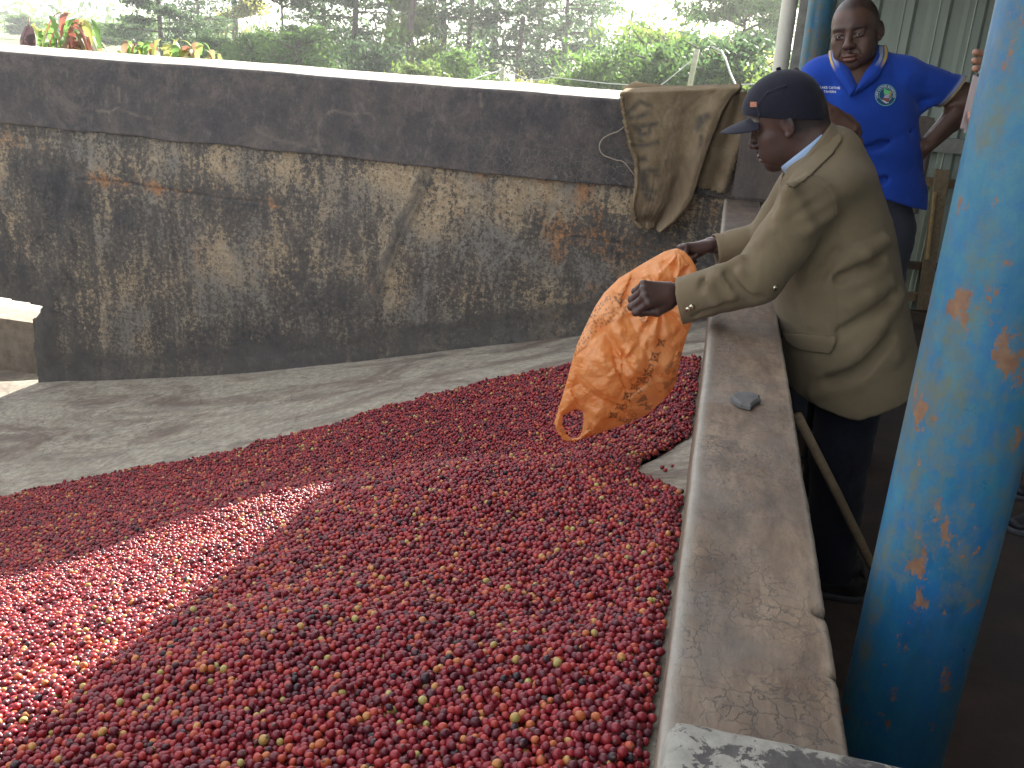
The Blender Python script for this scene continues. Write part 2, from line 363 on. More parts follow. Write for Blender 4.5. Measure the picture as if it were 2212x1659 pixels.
def m_ledge():
    M = MT('ledge_concrete', .72); z = M.nd('SeparateColor'); M.lk(z.inputs[0], M.attr('zone')); lng = M.coord((3, .8, 1))
    c = M.ramp(M.noise(7, 9, .72, lng, .3), [(.32, (.10, .066, .043)), (.5, (.19, .132, .086)), (.66, (.30, .22, .145))])
    c = M.mix(M.ramp(M.noise(4.5, 6, .65), [(.47, 0), (.66, .5)]), c, M.ramp(M.noise(40, 8, .8), [(.3, (.105, .098, .088)), (.7, (.18, .168, .145))]))
    c = M.mix(M.ramp(M.noise(3.1, 7, .7, M.coord((2.2, .7, 1))), [(.5, 0), (.68, .75)]), c, M.ramp(M.noise(60, 5, .8), [(.3, (.055, .047, .042)), (.7, (.10, .084, .074))]))
    v = M.mix(.05, M.coord(), M.noise(25, 4, col=True), 'ADD')
    cr = M.voro(42, 'DISTANCE_TO_EDGE', v); msk = M.math('MULTIPLY', M.ramp(cr, [(0, 1), (.06, 0)]), M.ramp(M.noise(5, 4), [(.42, .05), (.6, .85)]))
    c = M.mix(msk, c, (.06, .052, .046)); c = M.mix(M.ramp(M.noise(130, 3, .8), [(.62, 0), (.75, .6)]), c, (.10, .09, .08))
    cr2 = M.voro(3.4, 'DISTANCE_TO_EDGE', M.mix(.12, M.coord((.7, 1.2, 1)), M.noise(14, 5, col=True), 'ADD')); c = M.mix(M.ramp(cr2, [(0, .8), (.005, 0)]), c, (.05, .045, .04))
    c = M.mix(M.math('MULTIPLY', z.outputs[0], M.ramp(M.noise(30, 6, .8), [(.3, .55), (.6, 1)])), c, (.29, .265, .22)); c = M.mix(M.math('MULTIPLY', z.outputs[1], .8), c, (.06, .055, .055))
    M.set('Base_Color', c); M.set('Roughness', M.ramp(M.noise(6, 5), [(.3, .45), (.7, .85)]))
    M.bump(M.math('ADD', M.noise(90, 6, .75), M.math('MULTIPLY', msk, -.8)), .35, .004); return M.m
def m_cross():
    M = MT('cross_wall_concrete', .7); z = M.nd('SeparateColor'); M.lk(z.inputs[0], M.attr('zone')); v = M.mix(.1, M.coord(), M.noise(30, 5, col=True), 'ADD')
    c = M.ramp(M.noise(30, 8, .75), [(.3, (.045, .042, .040)), (.6, (.085, .078, .072)), (.75, (.12, .11, .095))])
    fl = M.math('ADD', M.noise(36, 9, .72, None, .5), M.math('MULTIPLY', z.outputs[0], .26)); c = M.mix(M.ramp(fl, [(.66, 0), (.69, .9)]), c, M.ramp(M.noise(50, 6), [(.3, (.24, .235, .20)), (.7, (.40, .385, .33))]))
    cr = M.voro(17, 'DISTANCE_TO_EDGE', v); msk = M.math('MULTIPLY', M.ramp(cr, [(0, 1), (.05, 0)]), M.ramp(M.noise(9, 4), [(.5, 0), (.58, .8)])); c = M.mix(msk, c, (.33, .31, .25))
    M.set('Base_Color', c); M.bump(M.math('ADD', M.noise(70, 6), M.math('MULTIPLY', fl, .8)), .4, .004); return M.m
def m_walk():
    M = MT('walkway_dirt', .9); c = M.ramp(M.noise(5, 9, .7), [(.3, (.040, .030, .027)), (.55, (.075, .053, .045)), (.75, (.12, .085, .068))])
    c = M.mix(M.ramp(M.noise(1.3, 4), [(.45, 0), (.6, .6)]), c, (.045, .040, .040)); M.set('Base_Color', c); M.bump(M.noise(60, 6, .75), .5, .006); return M.m
def m_post():
    M = MT('blue_paint', .38); lng = M.coord((1, 1, .35))
    base = M.ramp(M.noise(5, 8, .7, lng), [(.3, (.012, .075, .16)), (.46, (.022, .145, .245)), (.58, (.05, .20, .265)), (.75, (.09, .22, .24))])
    base = M.mix(M.ramp(M.noise(26, 8, .8), [(.35, .6), (.6, 0)]), base, (.008, .11, .33))
    wear = M.ramp(M.math('ADD', M.math('MULTIPLY', M.noise(6, 7, .7, lng), .7), M.math('MULTIPLY', M.noise(36, 8, .8), .4)), [(.535, 0), (.64, .8)]); base = M.mix(wear, base, (.13, .14, .085))
    base = M.mix(M.ramp(M.math('ADD', M.math('MULTIPLY', M.noise(19, 9, .75, M.coord((1, 1, .6))), .85), M.math('MULTIPLY', M.noise(3.1, 3), .35)), [(.680, 0), (.705, .95)]), base, M.ramp(M.noise(60, 5), [(.3, (.19, .085, .045)), (.7, (.27, .15, .075))]))
    base = M.mix(M.ramp(M.noise(17, 8, .6, M.coord((1, 1, .5), (1, .4, 0))), [(.68, 0), (.70, 1)]), base, (.30, .065, .035))
    base = M.mix(M.ramp(M.noise(110, 3, .7), [(.73, 0), (.78, .5)]), base, (.30, .27, .20))
    M.set('Base_Color', base); M.set('Roughness', M.ramp(M.noise(14, 6), [(.3, .25), (.7, .55)])); M.bump(M.noise(50, 6, .7), .25, .002); return M.m

MW, MB, MF, ML, MX, MK, MP = m_wall(), m_wall(False), m_floor(), m_ledge(), m_cross(), m_walk(), m_post()
m_metal = simple('sheet_metal_paint', (.30, .335, .29), .45, .14, 3, .1, .0)
def m_sheet():
    M = MT('corrugated_sheet', .5); c = M.ramp(M.noise(1.4, 6, .6, M.coord((3, 3, .5))), [(.3, (.235, .275, .235)), (.7, (.37, .41, .355))]); c = M.mix(M.ramp(M.noise(9, 8, .75), [(.6, 0), (.75, .5)]), c, (.2, .15, .10))
    M.set('Base_Color', c); M.set('Metallic', .25); M.bump(M.noise(3, 3), .15, .01); return M.m
MS = m_sheet()
def m_wood(name, c1, c2):
    M = MT(name, .75); g = M.noise(14, 6, .7, M.coord((2, 2, 2)), 1.5); M.set('Base_Color', M.ramp(g, [(.3, c1), (.7, c2)])); M.bump(M.noise(60, 4, .7, M.coord((4, 4, 1))), .3, .003); return M.m
MWD = m_wood('weathered_timber', (.16, .115, .07), (.32, .235, .14)); MWG = m_wood('grey_timber', (.20, .20, .18), (.34, .33, .29)); MWF = m_wood('fresh_timber', (.40, .27, .12), (.55, .40, .20))
MWB = m_wood('brown_timber', (.07, .05, .035), (.13, .09, .06))

# ---- tank far wall
wall = empty('tank_wall', (-3.4, YW, -1.4), 'dark stained concrete tank wall with peeling plaster and a sunlit top edge', 'wall')
XL, XR = -8.0, .9
def wpt(u, v): q = aty(u, v, YW); return np.array([q[0], q[2]])
OPX, OPZ = -4.36, -.355
xs = np.unique(np.r_[np.linspace(XL, -4.9, 40), np.linspace(-4.9, .10, 520), np.linspace(.1, XR, 30)]); zs = np.linspace(-1.45, .835, 232)
GX, GZ = np.meshgrid(xs, zs); P2 = np.c_[GX.ravel(), GZ.ravel()]
strip = [wpt(*p) for p in [(918,378),(897,430),(872,478),(850,530),(832,580),(818,625),(806,668)]]
dS = polydist(P2, strip); wS = .05-.012*np.clip((.8-P2[:, 1])/1., 0, 1)+.012*fbm(P2, 18, 2, 3); sm = np.clip((wS-dS)/.02+.5, 0, 1)
strip2 = [wpt(*p) for p in [(165,392),(150,480),(138,570),(112,640),(100,700),(95,760),(100,820)]]; dV = polydist(P2, strip2); sm2 = np.clip((.055+.03*fbm(P2, 9, 3, 8)-dV)/.05+.5, 0, 1)
basez = surf(P2[:, 0], np.full(len(P2), YW)); hb = P2[:, 1]-basez
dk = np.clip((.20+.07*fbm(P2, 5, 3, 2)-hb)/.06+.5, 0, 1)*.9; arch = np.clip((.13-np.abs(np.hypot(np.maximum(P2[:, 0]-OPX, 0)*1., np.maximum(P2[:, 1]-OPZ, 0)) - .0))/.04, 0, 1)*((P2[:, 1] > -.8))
lowf = fbm(P2, 2.2, 4, 5); lowf2 = fbm(P2, 1.1, 3, 15)
peel = .50+(.22+.25*fbm(P2, 3, 3, 77))*np.exp(-((P2[:, 1]-(.70))/.10)**2)*(P2[:, 0] > -4.6)+.35*lowf-.14*(P2[:, 0] < -3.9)+.22*np.clip((P2[:, 0]+2.0)/.6, 0, 1)*(P2[:, 0] < -.1)
crk = polydist(P2, [wpt(*p) for p in [(170,388),(250,392),(330,405),(450,425),(600,440)]]); crk2 = polydist(P2, [wpt(*p) for p in [(1180,500),(1240,512),(1300,520),(1370,532),(1440,545)]])
orn = .15+.9*np.exp(-(crk/.05)**2)+.9*np.exp(-(crk2/.07)**2)+.5*np.clip((P2[:, 0]+1.2)/.6, 0, 1)+.5*lowf2
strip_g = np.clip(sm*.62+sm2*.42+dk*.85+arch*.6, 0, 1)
Y = YW+.012*fbm(P2, 1.7, 4, 1)+.004*fbm(P2, 14, 3, 6)-.012*sm*(1-.6*np.exp(-(np.abs(polydist(P2, [s+np.array([.016, 0]) for s in strip])-.0)/.010)**2))-.01*sm2-.004*np.clip(peel*0, 0, 1)-.02*dk*np.clip((.1-hb)/.1, 0, 1)
Y = Y+.010*np.exp(-(crk/.006)**2)+.008*np.exp(-(crk2/.006)**2)
V = np.c_[P2[:, 0], Y, P2[:, 1]]; Fq = gridfaces(len(zs), len(xs))
# opening: drop the cells inside the drain mouth, lip uneven
def mouth(P): return (P[:, 0] < OPX+.05*np.clip((P[:, 1]+.38)/.06, 0, 1)-.07*np.clip((-.40-P[:, 1])/.06, 0, 1)+.010*vnoise(P, 9, 3)) & (P[:, 1] < OPZ+.03*np.clip((-P[:, 0]-4.36)/.4, 0, 1)+.01*vnoise(P, 7, 4))
cen = P2[Fq].mean(1); Fq = Fq[~mouth(cen)]
obj('wall_face', V, Fq, MW, wall, smooth=True, attrs={'zone': np.clip(np.c_[peel, orn, strip_g], 0, 1)})
# mass behind the face: one body beside and above the mouth
g = Geo(); g.box(((OPX+.035+XR)/2, YW+.19, -.3), ((XR-OPX-.035)/2, .165, 1.15)); g.box(((XL+OPX+.03)/2, YW+.19, (.85+OPZ+.05)/2), ((OPX-XL+.03)/2, .164, (.85-OPZ-.05)/2))
g.mk('wall_core', MW, wall)
# upper plaster band with rounded coping, proud of the lower face
xs = np.linspace(XL, .06, 760); prof = []
zb = .825
for z_ in np.linspace(zb, ZT-.02, 42): prof.append((-.018, z_))
for a in np.linspace(0, 90, 6)[1:]: prof.append((-.018+.02*(1-math.cos(R_(a))), ZT-.02+.02*math.sin(R_(a))))
for t in np.linspace(0, 1, 9)[1:]: prof.append((.002+.37*t, ZT+.034*t))
prof.append((.38, ZT+.02)); prof.append((.385, .9)); prof.insert(0, (.012, zb-.004)); prof = np.array(prof)
GX = np.repeat(xs[None], len(prof), 0); P2 = np.c_[GX.ravel(), np.repeat(prof[:, 1], len(xs))]; yy = np.repeat(prof[:, 0], len(xs))
zz = P2[:, 1]+.010*fbm(np.c_[P2[:, 0], P2[:, 0]*0], 1.3, 4, 9)*(P2[:, 1] > 1.1)+.016*fbm(np.c_[P2[:, 0], P2[:, 0]*0], 3, 4, 12)*(P2[:, 1] < .86)-.02*np.clip((P2[:, 0]+3)/2.0,0,1)*(P2[:, 1] < .9)
yy = yy+.010*fbm(P2, 1.5, 4, 21)+.003*fbm(P2, 12, 3, 22)
lines = [[(722,205),(722,238)],[(700,250),(722,238),(758,246),(800,244),(812,258)],[(700,250),(690,275),(688,300),(696,320),(700,345),(706,382)],[(260,190),(262,230),(240,242),(210,238)],[(240,242),(240,262)],[(270,238),(300,250),(330,256)],
 [(620,300),(660,312),(695,328)],[(560,282),(600,300),(650,310),(690,322)],[(600,330),(650,342)],[(1040,205),(1042,235)],[(505,150),(508,175)]]
dl = np.full(len(P2), 9.)
for L in lines: dl = np.minimum(dl, polydist(P2, [wpt(*p) for p in L]))
dl = dl+.008*fbm(P2, 30, 2, 7); ln = np.clip(1.2-np.abs(dl)/.0075, 0, 1)*(.35+.4*(fbm(P2, 8, 3, 17)+.5).clip(0, 1))
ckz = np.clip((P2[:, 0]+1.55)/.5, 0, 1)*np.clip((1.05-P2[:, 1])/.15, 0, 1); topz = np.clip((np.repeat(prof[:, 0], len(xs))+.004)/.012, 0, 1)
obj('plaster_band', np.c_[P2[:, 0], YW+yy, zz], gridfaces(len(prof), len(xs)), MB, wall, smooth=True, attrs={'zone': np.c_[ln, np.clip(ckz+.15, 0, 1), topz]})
# pier right of the sack, standing over the ledge
g = Geo(); g.box((.52, YW+.06, 1.045), (.47, .135, .245)); pier = g.mk('pier', ML, None); tag(pier, 'dark concrete pier with a pale edge behind the man in the khaki jacket', 'pier')
bm = bmesh.new(); bm.from_mesh(pier.data); bmesh.ops.bevel(bm, geom=list(bm.edges), offset=.015, segments=2, affect='EDGES'); bm.to_mesh(pier.data); bm.free()
na = pier.data.attributes.new('zone', 'FLOAT_COLOR', 'POINT'); na.data.foreach_set('color', np.tile([0, .75, 0, 1], len(pier.data.vertices)).astype(np.float32))

# ---- hopper floor
xs = np.linspace(-7.9, LX0+.004, 330); ys = np.linspace(.30, YW+.03, 240); GX, GY = np.meshgrid(xs, ys)
hd = heap_in(GX, GY); Zf = surf(GX, GY)-.004-np.clip(hd*.55, 0, .16)+.004*fbm(np.c_[GX.ravel(), GY.ravel()], 3, 4, 31).reshape(GX.shape)
fl = obj('tank_floor', np.c_[GX.ravel(), GY.ravel(), Zf.ravel()], gridfaces(len(ys), len(xs)), MF, smooth=True, loc=(0, 0, 0)); tag(fl, kind='structure')
# left and near tank walls (out of the picture) closing the tank; the left one also added for plausible light
g = Geo(); g.box((-7.95, 2.7, -.2), (.12, 2.6, 1.25)); lw = g.mk('side_wall', MW); tag(lw, 'dark concrete end wall closing the tank at its left', 'wall')
g = Geo(); g.box((-4.0, .19, -.45), (4.0, .105, 1.25)); lw = g.mk('near_wall', MW); tag(lw, 'low concrete wall closing the near side of the tank', 'wall')

# ---- ledge wall (right side of the tank): swept rounded profile
def ledge():
    rows = 620; ys = np.linspace(.56, YW-.07, rows); pr = [(LX0, -.3, 0), (LX0, .2, 0), (LX0, .70, 0)]
    r = .008
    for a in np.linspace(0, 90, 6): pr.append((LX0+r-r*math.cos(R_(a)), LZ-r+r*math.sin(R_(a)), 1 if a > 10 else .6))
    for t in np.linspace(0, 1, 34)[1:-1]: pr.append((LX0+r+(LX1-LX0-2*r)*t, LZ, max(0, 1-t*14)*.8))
    for a in np.linspace(90, 0, 5): pr.append((LX1-r+r*math.cos(R_(a)), LZ-r+r*math.sin(R_(a)), .35))
    pr += [(LX1, .6, 0), (LX1, .3, 0), (LX1, 0, 0)]; pr = np.array(pr); k = len(pr)
    X = np.repeat(pr[None, :, 0], rows, 0); Z = np.repeat(pr[None, :, 1], rows, 0); Y = np.repeat(ys[:, None], k, 1); E_ = np.repeat(pr[None, :, 2], rows, 0)
    top = Z > LZ-.02; P = np.c_[X.ravel(), Y.ravel()]
    Z = Z+np.where(top, (.0035*fbm(P, 6, 4, 41)+.001*fbm(P, 40, 2, 43)).reshape(X.shape), 0)
    X = X+(.0022*fbm(np.c_[Y.ravel(), Z.ravel()*0], 3, 3, 44)+.0008*fbm(np.c_[Y.ravel(), Z.ravel()*3], 40, 3, 45)).reshape(X.shape)
    for yc, w_, dp in [(1.062, .014, .014), (1.36, .006, .004), (.93, .008, .005)]:    # chips broken from the right edge
        e = np.clip(1-np.abs(Y-yc-.3*(Z-LZ))/w_, 0, 1)*np.clip((X-(LX1-.02))/.02, 0, 1)*(Z > LZ-.06); X = X-e*dp; Z = Z-e*dp*.7
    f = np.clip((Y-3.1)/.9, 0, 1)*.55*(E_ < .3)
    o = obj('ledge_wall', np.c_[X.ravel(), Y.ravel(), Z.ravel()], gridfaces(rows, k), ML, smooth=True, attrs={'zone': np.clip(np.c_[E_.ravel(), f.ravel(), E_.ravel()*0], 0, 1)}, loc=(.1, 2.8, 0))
    tag(o, 'long brown mottled concrete ledge running along the right side of the tank', 'wall')
    # near cross wall, a little higher
    A = atz(1437, 1531, .83); B = atz(2060, 1659, .83); dirx = (B-A)[:2]/np.linalg.norm((B-A)[:2]); nrm = np.array([-dirx[1], dirx[0]])
    L = 1.5; n1, n2 = 260, 70; U = np.linspace(0, L, n1); Vv = np.linspace(-.30, 0, n2); UU, VV = np.meshgrid(U, Vv)
    # rounded left-front corner
    rr = .022; dxx = np.minimum(UU, L); e1_ = np.clip(rr-UU, 0, rr); e2_ = np.clip(rr+VV, 0, rr)
    ed = np.minimum(UU, -VV); Zt = .83-np.where(ed < rr, rr-np.sqrt(np.clip(rr*rr-(rr-ed)**2, 0, None)), 0)
    P = np.c_[UU.ravel(), VV.ravel()]; Zt = Zt+(.003*fbm(P, 7, 4, 51)+.0012*fbm(P, 50, 3, 52)).reshape(UU.shape)
    XX = A[0]+UU*dirx[0]+VV*nrm[0]; YY = A[1]+UU*dirx[1]+VV*nrm[1]
    sk = np.clip(e1_+e2_-rr*.9, 0, 1); XX += sk*dirx[0]; YY -= sk*nrm[1]
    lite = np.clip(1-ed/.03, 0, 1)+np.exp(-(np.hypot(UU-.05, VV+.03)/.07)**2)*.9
    V1 = np.c_[XX.ravel(), YY.ravel(), Zt.ravel()]; F1 = gridfaces(n2, n1)
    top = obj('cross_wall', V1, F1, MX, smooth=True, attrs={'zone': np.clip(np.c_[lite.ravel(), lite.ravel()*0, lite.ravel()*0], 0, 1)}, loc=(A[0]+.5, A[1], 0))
    # its faces below the top
    bm = bmesh.new(); bm.from_mesh(top.data); be = [e for e in bm.edges if e.is_boundary]; r_ = bmesh.ops.extrude_edge_only(bm, edges=be)
    for v in r_['geom']:
        if isinstance(v, bmesh.types.BMVert): v.co.z = 0.0
    bm.to_mesh(top.data); bm.free(); top.data.shade_smooth()
    tag(top, 'flaking dark concrete wall top crossing the near end of the ledge', 'wall')
ledge()

# ---- ground outside, walkway
def terrain():
    xs = np.r_[np.linspace(-400, -14, 26), np.linspace(-13, 14, 90), np.linspace(15, 400, 26)]; ys = np.r_[np.linspace(YW+.3, 24, 70), np.linspace(26, 600, 40)]; GX, GY = np.meshgrid(xs, ys)
    Z = np.full(GX.shape, .05)-.5*np.clip((-3.4-GX)/.9, 0, 1)*np.clip((11-GY)/2, 0, 1)+np.clip((GY-60)/540, 0, 1)*6.0-.35*np.clip((GY-9)/15, 0, 1)-.45*np.clip((GX-.1)/.3, 0, 1)*np.clip((7.2-GY)/.5, 0, 1)-.95*np.clip((-3.9-GX)/.3, 0, 1)*np.clip((8.3-GY)/.3, 0, 1)+.05*fbm(np.c_[GX.ravel(), GY.ravel()], .4, 4, 61).reshape(GX.shape)
    M = MT('grass_ground', .95); M.set('Base_Color', M.ramp(M.noise(1.2, 8, .7), [(.3, (.05, .085, .02)), (.55, (.11, .14, .045)), (.75, (.22, .19, .10))])); M.bump(M.noise(9, 6), .6, .05)
    o = obj('ground', np.c_[GX.ravel(), GY.ravel(), Z.ravel()], gridfaces(len(ys), len(xs)), M.m, smooth=True, loc=(0, 0, 0)); tag(o, kind='structure')
    # ground on the near and side quarters, unseen from the photograph
    g = Geo(); g.add([(-400, -400, -1.55), (-8.1, -400, -1.55), (-8.1, YW+.3, -1.55), (-400, YW+.3, -1.55)], [[0, 1, 2, 3]]); o = g.mk('field', M.m, loc=(0, 0, -1.55)); tag(o, kind='structure')
    xs = np.linspace(LX1-.005, 4.2, 80); ys = np.linspace(-4, 6.5, 120); GX, GY = np.meshgrid(xs, ys); Z = .006*fbm(np.c_[GX.ravel(), GY.ravel()], 2, 4, 66).reshape(GX.shape)
    o = obj('walkway', np.c_[GX.ravel(), GY.ravel(), Z.ravel()], gridfaces(120, 80), MK, smooth=True, loc=(0, 0, 0)); tag(o, kind='structure')
    g = Geo(); g.box((-4, -2.1, -.03), (4.2, 2.16, .03)); o = g.mk('near_walkway', MK, loc=(0, 0, -.06)); tag(o, kind='structure')
    g = Geo(); g.add([(4.2, -400, -.02), (400, -400, -.02), (400, YW+.3, -.02), (4.2, YW+.3, -.02)], [[0, 1, 2, 3]]); g.add([(-8.1, -400, -.05), (4.2, -400, -.05), (4.2, -4, -.05), (-8.1, -4, -.05)], [[0, 1, 2, 3]])
    o = g.mk('yard', MK, loc=(0, 0, 0)); tag(o, kind='structure')
terrain()
# drain outlet behind the opening
q = aty(20, 690, 6.2); g = Geo(); g.box((-5.1, 6.35, (q[2]-1.3)/2), (1.2, .15, (q[2]+1.3)/2))
o = g.mk('drain_box', simple('drain_concrete', (.24, .20, .155), .9, .3, 12, .4)); tag(o, 'brown concrete drain block seen through the opening at the wall foot', 'drain')
g = Geo(); g.box((-5.2, 5.8, -1.32), (1.2, .6, .03)); o = g.mk('drain_bed', MF); tag(o, kind='structure')
g = Geo(); g.box((-5.9, 7.36, -.93), (2.0, .84, .07)); o = g.mk('apron', simple('pale_concrete', (.50, .48, .42), .9, .15, 8, .3)); tag(o, kind='structure')

# ---- shed
shed = empty('shed', (1.8, 6.3, 0), 'pale green corrugated metal shed wall with timber rails and a roof over the walkway', 'shed')
YS = 6.3
def sheet(x0, x1, z0, z1, y):
    p = [];
    pitch = .196; xcur = x0; n = int(round((x1-x0)/pitch))
    for i in range(n):
        b = x0+i*pitch
        for dx, dy in [(0, 0), (.088, 0), (.112, .034), (.172, .034)]: p.append((b+dx, y+dy))
        p.insert(len(p)-3, (b+.030, y+.0)); p.insert(len(p)-3, (b+.036, y-.006)); p.insert(len(p)-3, (b+.042, y))
    p.append((x0+n*pitch, y)); p = sorted(p); zl = np.linspace(z0, z1, 8); V = [(a, b+.003*math.sin(3*z_), z_) for z_ in zl for a, b in p]; k = len(p)
    return V, gridfaces(len(zl), k)
for i in range(5):
    V, Fq = sheet(.47+i*.784, .47+(i+1)*.784, .03, 3.0, YS+.004*(i % 2)); obj('wall_panel', V, Fq, MS, shed)
def bar(a, b, h, dpt, mat, name='rail', parent=shed, jit=.002):
    a = np.array(a, float); b = np.array(b, float); d = b-a; L = np.linalg.norm(d); d /= L; s_ = np.array([0, 1., 0]); t = np.cross(d, s_); R = np.stack([d, s_, t], 1)
    g = Geo(); g.box((a+b)/2, (L/2, dpt/2, h/2), rot=R, jit=jit); o = g.mk(name, mat, parent); return o
def yrail(p0, p1, h, dpt, mat, y=YS-.03, x1=3.9, **kw):
    A = aty(*p0, y); B = aty(*p1, y); s_ = (B[2]-A[2])/(B[0]-A[0]); return bar((.5, y, A[2]+s_*(.5-A[0])), (x1, y, A[2]+s_*.0*(x1-A[0])), h, dpt, mat, **kw)
yrail((2010,313), (2085,320), .085, .05, MWG); yrail((1975,401), (2045,412), .05, .05, MWD); yrail((1950,554), (2010,555), .05, .05, MWB); yrail((1960,637), (1990,640), .055, .05, MWD)
yrail((1960,675), (2000,677), .12, .09, MWB, name='sill')
a = aty(2036, 367, YS-.09); b = aty(1993, 668, YS-.09); bt = bar(a, b, .075, .035, MWD, 'batten'); bt['label'] = 'upright batten with a split pale edge'
a2 = aty(2020, 415, YS-.112); b2 = aty(2002, 560, YS-.112); bar(a2, b2, .018, .012, MWF, 'splinter', shed)
# roof and added side wall
def roof():
    for i in range(14):
        y0 = -3+i*.91; g = Geo(); V = []; n = 40; y0 -= .0
        for s_ in (0, 1):
            for j in range(n+1):
                x = .0+4.3*j/n; V.append((x, y0+s_*.96, 2.6+.13*x+.02*math.sin(j*2.4)+.004*(i % 2)))
        g.add(V, [[j, j+1, n+2+j, n+1+j] for j in range(n)]); obj('roof_panel', g.V, g.F, MS, shed)
    for y in (-2, 1.0, 3.3, 5.6, 8.6): g = Geo(); g.box((2.15, y, 2.80), (2.15, .035, .05), rot=[[.9917, 0, -.1289], [0, 1, 0], [.1289, 0, .9917]]); g.mk('rafter', MWB, shed)
    g = Geo(); g.box((4.25, 1.2, 1.5), (.06, 5.2, 1.5)); g.mk('added_side_wall', MS, shed)  # unseen side wall added to keep the shed interior dark
roof()

# ---- posts
def post(p, r, z0, z1, mat, label, name='pipe_post', group=None, n=48, lean=(0, 0)):
    zz = np.linspace(z0, z1, 60); g = Geo(); g.tube([(p[0]+lean[0]*(z-z0), p[1]+lean[1]*(z-z0), z) for z in zz], r, n); o = g.mk(name, mat, smooth=True, loc=(p[0], p[1], z0)); return tag(o, label, 'post', group)
near_post = post((.358, 1.25), .0765, 0, 2.62, MP, 'large rusty blue steel pipe post in the foreground beside the ledge', lean=(-.003, 0))
q1 = at(1774, 60, 5.6); post((q1[0]+.0, q1[1]), .076, 0, 2.6, MP, 'blue painted pipe post behind the standing man in blue', lean=(-.012, 0))
q2 = at(1706, 60, 5.5); post((q2[0], q2[1]), .047, .0, 2.6, simple('white_pipe', (.55, .53, .47), .5, .12, 6, .1), 'off white round pipe left of the blue post at the shed corner', 'drain_pipe', lean=(-.012, 0))
q3 = at(1731, 60, 5.75); g = Geo(); g.box((q3[0], q3[1], 1.3), (.033, .035, 1.3)); o = g.mk('timber_post', simple('grey_post', (.27, .25, .235), .9, .25, 20, .4)); tag(o, 'grey square post between the white pipe and the blue pipe', 'post')
g = Geo(); g.box((q3[0]+.075, q3[1]+.25, 1.3), (.035, .03, 1.3)); o = g.mk('gap_strip', MWB); tag(o, 'dark upright strip standing in for the shaded gap behind the blue pipe', 'post')  # dark strip added for the shade in the gap, not a real post

# ---- stone on the ledge, broom handle
def stone():
    out = [(1578,853),(1590,846),(1612,844),(1630,847),(1642,852),(1643,862),(1636,864),(1622,876),(1600,871),(1584,862)]
    top = [atz(u, v, LZ+.012) for u, v in out]; bot = [p*[1, 1, 1]-[0, 0, .010] for p in top]; n = len(out); g = Geo(); c = np.mean(top, 0)+[0, 0, .003]
    inner = [c+(p-c)*.82+[0, 0, .0005] for p in top]
    g.V = [tuple(p) for p in bot]+[tuple(p-[0, 0, .003]) for p in top]+[tuple(p) for p in inner]+[tuple(c)]
    for i in range(n):
        j = (i+1) % n; g.F += [[i, j, n+j, n+i], [n+i, n+j, 2*n+j, 2*n+i], [2*n+i, 2*n+j, 3*n]]
    g.F.append(list(range(n))[::-1])
    o = g.mk('flat_stone', simple('slate', (.115, .11, .105), .9, .25, 40, .5), None, False); tag(o, 'flat dark grey stone chip lying on the brown ledge', 'stone')
stone()
g = Geo(); a = at(1722, 897, 2.36); b = atz(1885, 1225, .16); d = (b-a); g.tube([a, a+d*.5+[0, 0, .004], b, b+d*.32], .0125, 10); o = g.mk('broom_handle', MWD, smooth=True); tag(o, 'thin wooden handle leaning against the dark side of the ledge', 'stick')
# ================================================================== COFFEE CHERRIES
CH_STOPS = [(.0, (.016, .008, .014)), (.035, (.028, .010, .018)), (.06, (.075, .010, .020)), (.22, (.10, .006, .016)), (.42, (.20, .008, .020)), (.60, (.31, .018, .022)), (.72, (.39, .045, .026)), (.82, (.45, .12, .035)), (.90, (.48, .21, .06)), (.945, (.46, .28, .08)), (.965, (.30, .28, .07)), (1.0, (.42, .36, .12))]
def m_cherry(name, src):
    M = MT(name, .42)
    if src == 'inst': v = M.attr('col', 'INSTANCER', 2); sd_ = M.attr('off', 'INSTANCER', 1)
    else:
        oi = M.nd('ObjectInfo'); v = M.math('ADD', M.math('MULTIPLY', oi.outputs['Random'], src[1]-src[0]), src[0]); sd_ = M.mix(1.0, oi.outputs['Location'], (37., 37., 37.), 'MULTIPLY')
    vec = M.nd('VectorMath', operation='ADD'); M.lk(vec.inputs[0], M.coord()); M.lk(vec.inputs[1], sd_)
    n = M.noise(75, 3, .6, vec.outputs[0]); v2 = M.math('ADD', v, M.math('MULTIPLY', M.math('SUBTRACT', n, .5), .34), True)
    n2 = M.noise(130, 3, .7, vec.outputs[0]); c = M.ramp(v2, CH_STOPS)
    c = M.mix(M.ramp(n2, [(.62, 0), (.74, .55)]), c, (.10, .065, .05)); c = M.mix(.025, c, (.45, .30, .30))     # dry bloom
    pole = M.attr('pole'); c = M.mix(pole, c, (.10, .075, .04))
    M.set('Base_Color', c); M.set('Roughness', M.ramp(n2, [(.3, .22), (.7, .48)])); M.b.inputs['Specular IOR Level'].default_value = .42
    return M.m
MC = m_cherry('cherry_skin', 'inst')
